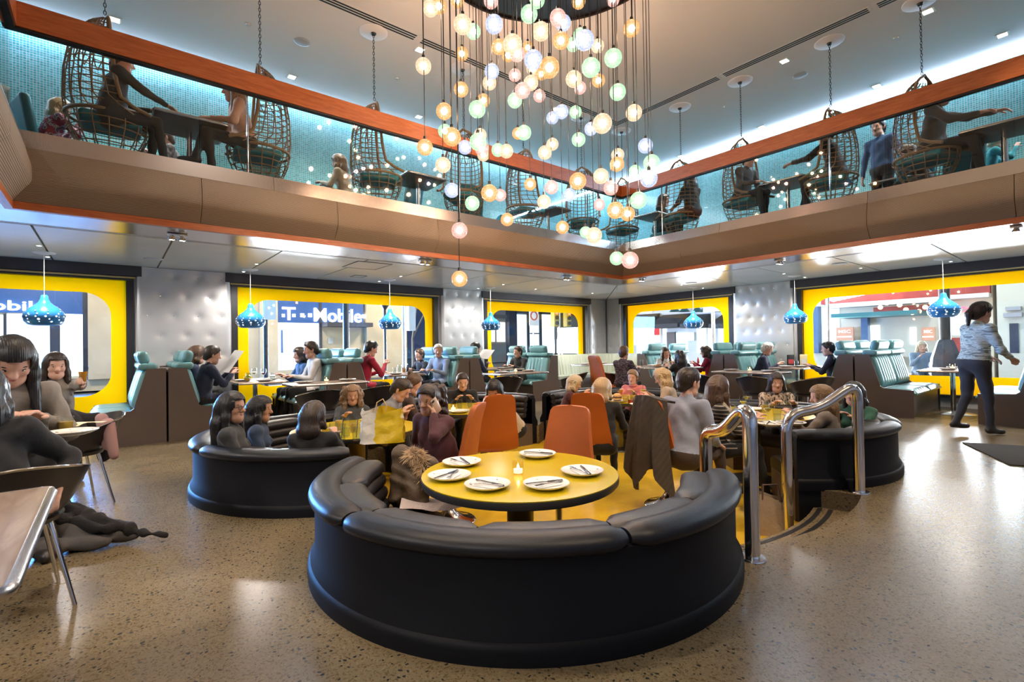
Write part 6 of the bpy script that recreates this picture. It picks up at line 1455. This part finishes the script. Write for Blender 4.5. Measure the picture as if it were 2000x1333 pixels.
# aisle and window tables
def on(x, y, z=TT + .002): return Vector((x, y, z))
for where, (x, y), ax in (('table behind the curly hair', (2.55, 7.62), 0), ('aisle table by the black shirt', (6.05, 7.32), 0), ('aisle table behind the scarf', (8.65, 4.05), 1), ('window table beside the waitress', (11.0, 1.75), 0)):
    candle(on(x, y), where)
    for s_ in (-.33, .33): setting(on(x + (s_ if not ax else 0), y + (s_ if ax else 0)), 0, 0, R(20), where, True)
W1 = 'table of the menu readers'
for x, y, k, l in ((1.68, 8.75, 'short', 'amber'), (1.78, 9.2, 'tumbler', 'water'), (1.98, 9.0, 'wine', 'wine'), (2.05, 8.72, 'tumbler', 'water'), (1.9, 9.3, 'wine', 'white'), (1.75, 9.0, 'tumbler', 'water')): glass(on(x, y), k, l, W1)
for x, y in ((1.68, 8.98), (2.08, 8.95), (1.9, 8.62)): setting(on(x, y), 0, 0, .3, W1, False)
W2 = 'table of the red jacket'
for x, y, k, l in ((4.25, 8.8, 'tumbler', 'water'), (4.5, 8.9, 'tumbler', 'beer'), (4.55, 9.2, 'tall', 'water')): glass(on(x, y), k, l, W2)
for x, y in ((4.2, 8.65), (4.6, 8.72)): setting(on(x, y), 0, 0, .3, W2, False)
for x, y in ((6.8, 8.7), (7.1, 8.85)): setting(on(x, y), 0, 0, .3, 'window table of the two men', False)
for x, y in ((9.6, 8.75), (9.95, 8.7), (10.3, 8.8)): setting(on(x, y), 0, 0, .3, 'table at the striped corner bench', False)
W5 = 'long table full of dishes'
for x, y in ((9.1, 6.9), (9.6, 6.7), (9.2, 6.3), (9.55, 6.1), (9.3, 5.8)): setting(on(x, y), 0, 0, .3, W5, False)
for x, y, k, l in ((9.05, 6.6, 'tall', 'water'), (9.4, 6.5, 'wine', 'water'), (9.6, 6.35, 'tumbler', 'amber'), (9.3, 6.05, 'wine', 'white'), (9.1, 6.05, 'tumbler', 'water'), (9.62, 5.85, 'tumbler', 'water')): glass(on(x, y), k, l, W5)
for x, y, c, nm in ((9.1, 6.9, (.25, .35, .05), 'green salad'), (9.55, 6.1, (.55, .38, .12), 'heap of chips'), (9.2, 6.3, (.45, .25, .08), 'portion of noodles')):
    m = MB(); rnd = random.Random(int(x * 100))
    for i in range(26): q = Vector((rnd.uniform(-.06, .06), rnd.uniform(-.06, .06), .02 + rnd.uniform(0, .035))); m.box(q, (.05, .014, .012), rnd.uniform(0, 3))
    o = m.build('food', mat('food_' + nm.split()[-1], c, .6, vary=(40, .3)), None, loc=on(x, y)); tag(o, '%s on a plate on the long table' % nm, 'food'); o['kind'] = 'stuff'
W6 = 'table of the white-haired guest'
for x, y in ((10.4, 4.15), (10.6, 3.95)): setting(on(x, y), 0, 0, .3, W6, False)
glass(on(10.45, 3.98), 'tumbler', 'water', W6, True)
def card_stand(p, rz, c1, c2, lab):
    t = thing('menu_stand', lab, 'menu stand', p, rz); m = MB(); m.rbox((0, 0, .12), (.15, .02, .24), .006, 1); m.build('card', c1, t, 40); m = MB(); m.box((0, -.0115, .10), (.11, .002, .09)); m.build('printed_panel', c2, t); m = MB(); m.box((0, 0, .004), (.17, .08, .008)); m.build('base', BLACKM, t)
card_stand(on(10.75, 4.2), R(-38), BLACKM, mat('card_red', (.55, .06, .06), .5), 'black menu stand with a red picture'); card_stand(on(11.0, 4.05), R(-38), mat('card_cream', (.75, .62, .35), .6), mat('card_white', (.8, .78, .72), .6), 'cream menu stand beside the black one'); card_stand(on(11.15, 6.2), R(-50), mat('card_yellow', (.75, .55, .06), .6), mat('card_sky', (.2, .5, .7), .6), 'yellow menu stand by the woman in crimson')
# bottles on window tables
def bottle(p, c, lab):
    t = thing('sauce_bottle', lab, 'bottle', p); m = MB(); m.lathe([(0, 0), (.026, 0), (.028, .01), (.028, .1), (.012, .135), (.011, .165), (0, .165)], 16); m.build('body', c, t, 60); m = MB(); m.lathe([(.013, .16), (.013, .18), (0, .182)], 12); m.build('cap', WHITE, t, 40)
bottle(on(11.2, 6.5), mat('sauce_red', (.5, .04, .02), .3), 'red sauce bottle by the woman in crimson'); bottle(on(11.25, 6.35), mat('sauce_teal', (.03, .3, .4), .3), 'teal bottle by the woman in crimson'); bottle(on(1.6, 9.45), mat('pepper_mill', (.7, .7, .68), .3), 'white bottle on the window table of the menu readers'); bottle(on(4.62, 9.0), mat('dark_bottle', (.02, .02, .03), .2), 'dark bottle on the window table of the red jacket')
# sheets of paper
def sheet_paper(lab, c, w, h, rx, rz, nm='menu', fold=0, mt=None, cat='menu'):
    m = MB(); P = [[(-w / 2 + w * i / 6, -h / 2 + h * j / 4, .012 * math.sin(i * .9) + fold * abs(i - 3)) for j in range(5)] for i in range(7)]; m.sheet(P, .0015)
    o = m.build(nm, mt or mat('paper_white', (.82, .82, .84), .8), None, 40); o.location = c; o.rotation_euler = (rx, 0, rz); return tag(o, lab, cat)
sheet_paper('white menu sheet held up by the man in navy', gd(452, 706, 7.6), .30, .40, R(55), R(-75), mt=mat('paper_white'))
sheet_paper('white newspaper in front of the man in blue', gd(948, 692, 10.85), .34, .30, R(40), R(-75), 'newspaper', cat='newspaper')
MENUP = m_blotch('menu_print', [(0, (.55, .46, .44)), (.52, (.55, .46, .44)), (.56, (.34, .26, .25))], 60, .7, 2, (1, 6, 1)); 
mp_ = gz(845, 992, .17); sheet_paper('open printed menu lying on the seat of the empty front booth', mp_ + Vector((0, 0, .012)), .42, .27, 0, R(-30), fold=.012, mt=MENUP)
sheet_paper('printed menu under the table of the grey sweatshirt', gz(150, 828, .76), .3, .2, 0, R(60), mt=mat('paper_cream', (.80, .70, .45), .8))
# near left table
W7 = 'table of the grey sweatshirt'
# raised glass of beer
t = glass(BEER + Vector((.0, -.06, -.05)), 'pilsner', 'beer', 'hand of the woman by the window'); t['label'] = 'tall glass of beer raised by the woman by the window'
glass(gz(78, 862, .75), 'tumbler', 'water', W7); glass(gz(128, 842, .75), 'short', 'amber', W7); setting(140, 850, .75, .5, W7, False)
# ------------------------------------------------------------------ bags and coats
def sdf_obj(name, mt, label, cat, prims, h=.012, k=.02, wob=None, cut=None):
    f = Field(h, k)
    for a, b, ra, rb in prims: f.cap(a, b, ra, rb, 0)
    me = join_mesh(name, [f.run(wob, cut)], [mt]); o = obj(name, me); return tag(o, label, cat)
PLAS = mat('yellow_plastic', (.72, .50, .02), .25, bump=(14, .8, 5)); PLAW = mat('white_plastic', (.72, .68, .62), .25, bump=(14, .8, 5))
bp2 = gz(748, 862, TZ); t = thing('shopping_bag', 'crumpled yellow and white plastic shopping bag on the round table', 'bag', (bp2.x, bp2.y, TZ), AZ - PI / 2 + R(8))
def bag_mesh(m, w, d, h, seed, crump=.02):
    rnd = random.Random(seed); rows = []
    for j in range(9):
        f = j / 8; row = []
        for i in range(28):
            a = 2 * PI * i / 28; cx = max(-1, min(1, 1.35 * math.cos(a))) * w / 2; cy = max(-1, min(1, 1.35 * math.sin(a))) * d / 2 * (1 - .35 * f)
            row.append((cx * (1 - .12 * f) + rnd.uniform(-1, 1) * crump, cy + rnd.uniform(-1, 1) * crump, h * f * (1 + .08 * math.sin(a * 3 + seed)) + (rnd.uniform(-1, 1) * crump * .5 if j else 0)))
        rows.append(row)
    m.grid(rows, wrap=True); m.add([*rows[0]], [tuple(range(28))])
m = MB(); bag_mesh(m, .36, .24, .27, 3, .016); 
m.mi = [1 if (sum(m.v[i][0] for i in f) / len(f) < -.05) else 0 for f in m.f]; m.build('sack', [PLAS, PLAW], t, 60)
m = MB(); m.tube([(-.06, .03, .26), (-.05, .03, .33), (0, .03, .36), (.03, .03, .30), (.02, .03, .25)], .006, 6); m.build('handle', mat('rope_tan', (.55, .38, .15), .7), t, 60)
bp3 = gz(1502, 1040, PF); t = thing('tote_bag', 'tan canvas tote bag standing on the yellow floor between the handrails', 'bag', (bp3.x, bp3.y, PF), AZ - PI / 2 + R(-5)); m = MB(); bag_mesh(m, .30, .18, .30, 8, .008); m.build('sack', mat('canvas_tan', (.34, .25, .17), .9, bump=(25, .5)), t, 35)
m = MB(); m.tube([(-.07, -.06, .28), (-.06, -.05, .40), (.05, -.05, .40), (.07, -.06, .27)], .008, 6); m.build('handle', mat('canvas_brown', (.10, .06, .05), .9), t, 60)
QUILT = mat('quilted_brown', (.055, .042, .032), .75, bump=(28, .6, 1), vary=(14, .2))
def _quilt():
    nt = QUILT.node_tree; b = nt.nodes['Principled BSDF']; tc = node(nt, 'ShaderNodeTexCoord'); mp = node(nt, 'ShaderNodeMapping'); mp.inputs['Rotation'].default_value = (R(45), R(30), R(45)); nt.links.new(tc.outputs['Object'], mp.inputs[0])
    w = node(nt, 'ShaderNodeTexWave', bands_direction='Z'); w.inputs['Scale'].default_value = 7; nt.links.new(mp.outputs[0], w.inputs['Vector']); bp = node(nt, 'ShaderNodeBump'); bp.inputs['Strength'].default_value = .3; bp.inputs['Distance'].default_value = .006
    nt.links.new(w.outputs['Fac'], bp.inputs['Height']); nt.links.new(bp.outputs[0], b.inputs['Normal'])
_quilt()
cl, crz = OCH['ch5']; Mx = Matrix.Translation(cl) @ Matrix.Rotation(crz, 4, 'Z'); rows = []
for i in range(29):                       # jacket hung over the chair back: shoulders on top, long folds behind and at the sides
    s_ = -1 + 2 * i / 28; row = []
    for j in range(17):
        f = j / 16; fold = .030 * math.sin(s_ * 9 + .8) * f + .016 * math.sin(s_ * 21) * f; wd = .17 + .10 * f
        L = .86 + .13 * math.cos(s_ * 5.2 + .6)
        if f < .12: y, z = -.20 - .14 * f / .12, 1.085 - .02 * (1 - f / .12) - .05 * s_ * s_
        else: y, z = -.345 - .10 * math.sin((f - .12) * 1.9) - fold, 1.085 - (f - .12) * L - .05 * s_ * s_
        y += .20 * (abs(s_) ** 4) * (.5 + .5 * f); row.append(Mx @ Vector((s_ * wd, y, z)))
    rows.append(row)
m = MB(); m.sheet(rows, .02); tag(m.build('quilted_jacket', QUILT, None, 60), 'dark brown quilted jacket hanging over the back of an orange chair', 'jacket')
# parka with a fur hood on the front booth
pk = gz(812, 935, .33); rnd = random.Random(11); pr = []
rv, fv = Vector((.775, -.632, 0)), Vector((.632, .775, 0))
def L3(x, y, z): q = Vector((pk.x, pk.y, 0)) + rv * x + fv * y; return (q.x, q.y, z)
pr += [(L3(-.10, .05, .47), L3(.10, .0, .40), .085, .075), (L3(.10, .0, .40), L3(.22, -.02, .26), .07, .055), (L3(-.05, .05, .45), L3(.0, -.02, .25), .09, .10), (L3(.0, -.05, .30), L3(.06, -.10, .17), .08, .06), (L3(.12, .02, .36), L3(.30, .06, .36), .05, .035), (L3(-.10, .04, .40), L3(-.12, -.02, .20), .08, .07)]
PARKA = mat('parka_brown', (.085, .052, .028), .6, bump=(18, .9, 4), vary=(8, .25))
prk = sdf_obj('parka', PARKA, 'brown parka with a fur hood thrown over the end of the front booth', 'coat', pr, .013, .03, lambda G: (.010 * np.sin(G[..., 0] * 46 + 3 * np.sin(G[..., 2] * 17)) * np.sin(G[..., 2] * 34 + 2)).astype(np.float32))
m = MB()
for i in range(1500):
    a = rnd.uniform(0, 1); base = Vector(L3(-.02 + .13 * a, -.04 + .02 * math.sin(a * 6), .50 - .14 * a + .03 * math.sin(a * 5))); dv = Vector((rnd.gauss(0, 1), rnd.gauss(0, 1), rnd.gauss(0, 1))).normalized(); p0 = base + dv * .045; p1 = p0 + (dv + Vector((0, 0, -.35))) * rnd.uniform(.025, .06); w = dv.orthogonal() * .0034
    m.add([p0 - w, p0 + w, p1], [(0, 1, 2)])
o = m.build('fur_trim', mat('fur', (.46, .31, .18), .8), prk, fix=False); o['kind'] = 'stuff'
# coat dropped on the floor at the near left
ck = gz(165, 1055, .05)
def K3(x, y, z): q = Vector((ck.x, ck.y, 0)) + rv * x * 1.35 + fv * y * 1.35; return (q.x, q.y, z * 1.15)
pr = [(K3(-.30, .02, .14), K3(-.05, .0, .08), .09, .07), (K3(-.05, .0, .06), K3(.20, .06, .04), .06, .03), (K3(-.28, -.14, .10), K3(-.06, -.12, .05), .08, .06), (K3(-.32, .08, .30), K3(-.26, .04, .12), .07, .08), (K3(-.10, -.10, .05), K3(.12, -.02, .04), .05, .035)]
sdf_obj('coat', mat('grey_coat', (.085, .075, .072), .9, bump=(20, .6, 4)), 'grey woollen coat slipped onto the terrazzo floor', 'coat', pr, .013, .04, lambda G: (.008 * np.sin(G[..., 0] * 38 + G[..., 1] * 22)).astype(np.float32))
pr = [(K3(-.22, .10, .20), K3(-.02, .06, .13), .06, .05), (K3(-.02, .06, .13), K3(.18, .05, .08), .05, .035), (K3(.16, .05, .07), K3(.34, .06, .035), .028, .015), (K3(-.18, .0, .18), K3(.10, .0, .10), .035, .03)]
sdf_obj('scarf', mat('black_knit', (.012, .011, .012), .9, bump=(60, .6)), 'black knitted scarf heaped on the grey coat', 'scarf', pr, .012, .03, lambda G: (.009 * np.sin(G[..., 0] * 60 + 2 * np.sin(G[..., 1] * 30))).astype(np.float32))
# pink cloth on the chair arm
pr = [((-.02, 5.28, .66), (.02, 5.25, .40), .05, .035), ((-.06, 5.38, .70), (-.02, 5.3, .48), .045, .04)]
sdf_obj('cloth', mat('pink_cloth', (.40, .24, .24), .9), 'dusty pink cloth hanging over a black chair', 'cloth', [(tuple(a), tuple(b), c, d) for a, b, c, d in pr], .012, .02)
# dark floor mat at the far right
fm = gz(1985, 895, 0); m = MB(); m.rbox((fm.x + .25, fm.y - .15, .006), (1.2, .9, .012), .005, 1, rz=R(25)); tag(m.build('floor_mat', mat('rubber_mat', (.03, .03, .032), .8, bump=(80, .4)), None, 40), 'dark rubber floor mat on the terrazzo by the waitress', 'mat')

pr = [((-.35, 5.65, .72), (-.12, 5.62, .66), .07, .06), ((-.12, 5.62, .66), (-.04, 5.58, .35), .07, .05), ((-.3, 5.55, .68), (-.2, 5.4, .52), .09, .10), ((-.30, 5.35, .5), (-.16, 5.3, .5), .07, .06)]
sdf_obj('black_coat', mat('black_wool', (.012, .011, .013), .9, bump=(30, .6)), 'black coat heaped on the chair with the pink cloth', 'coat', pr, .014, .04, lambda G: (.008 * np.sin(G[..., 0] * 34 + G[..., 2] * 26)).astype(np.float32))
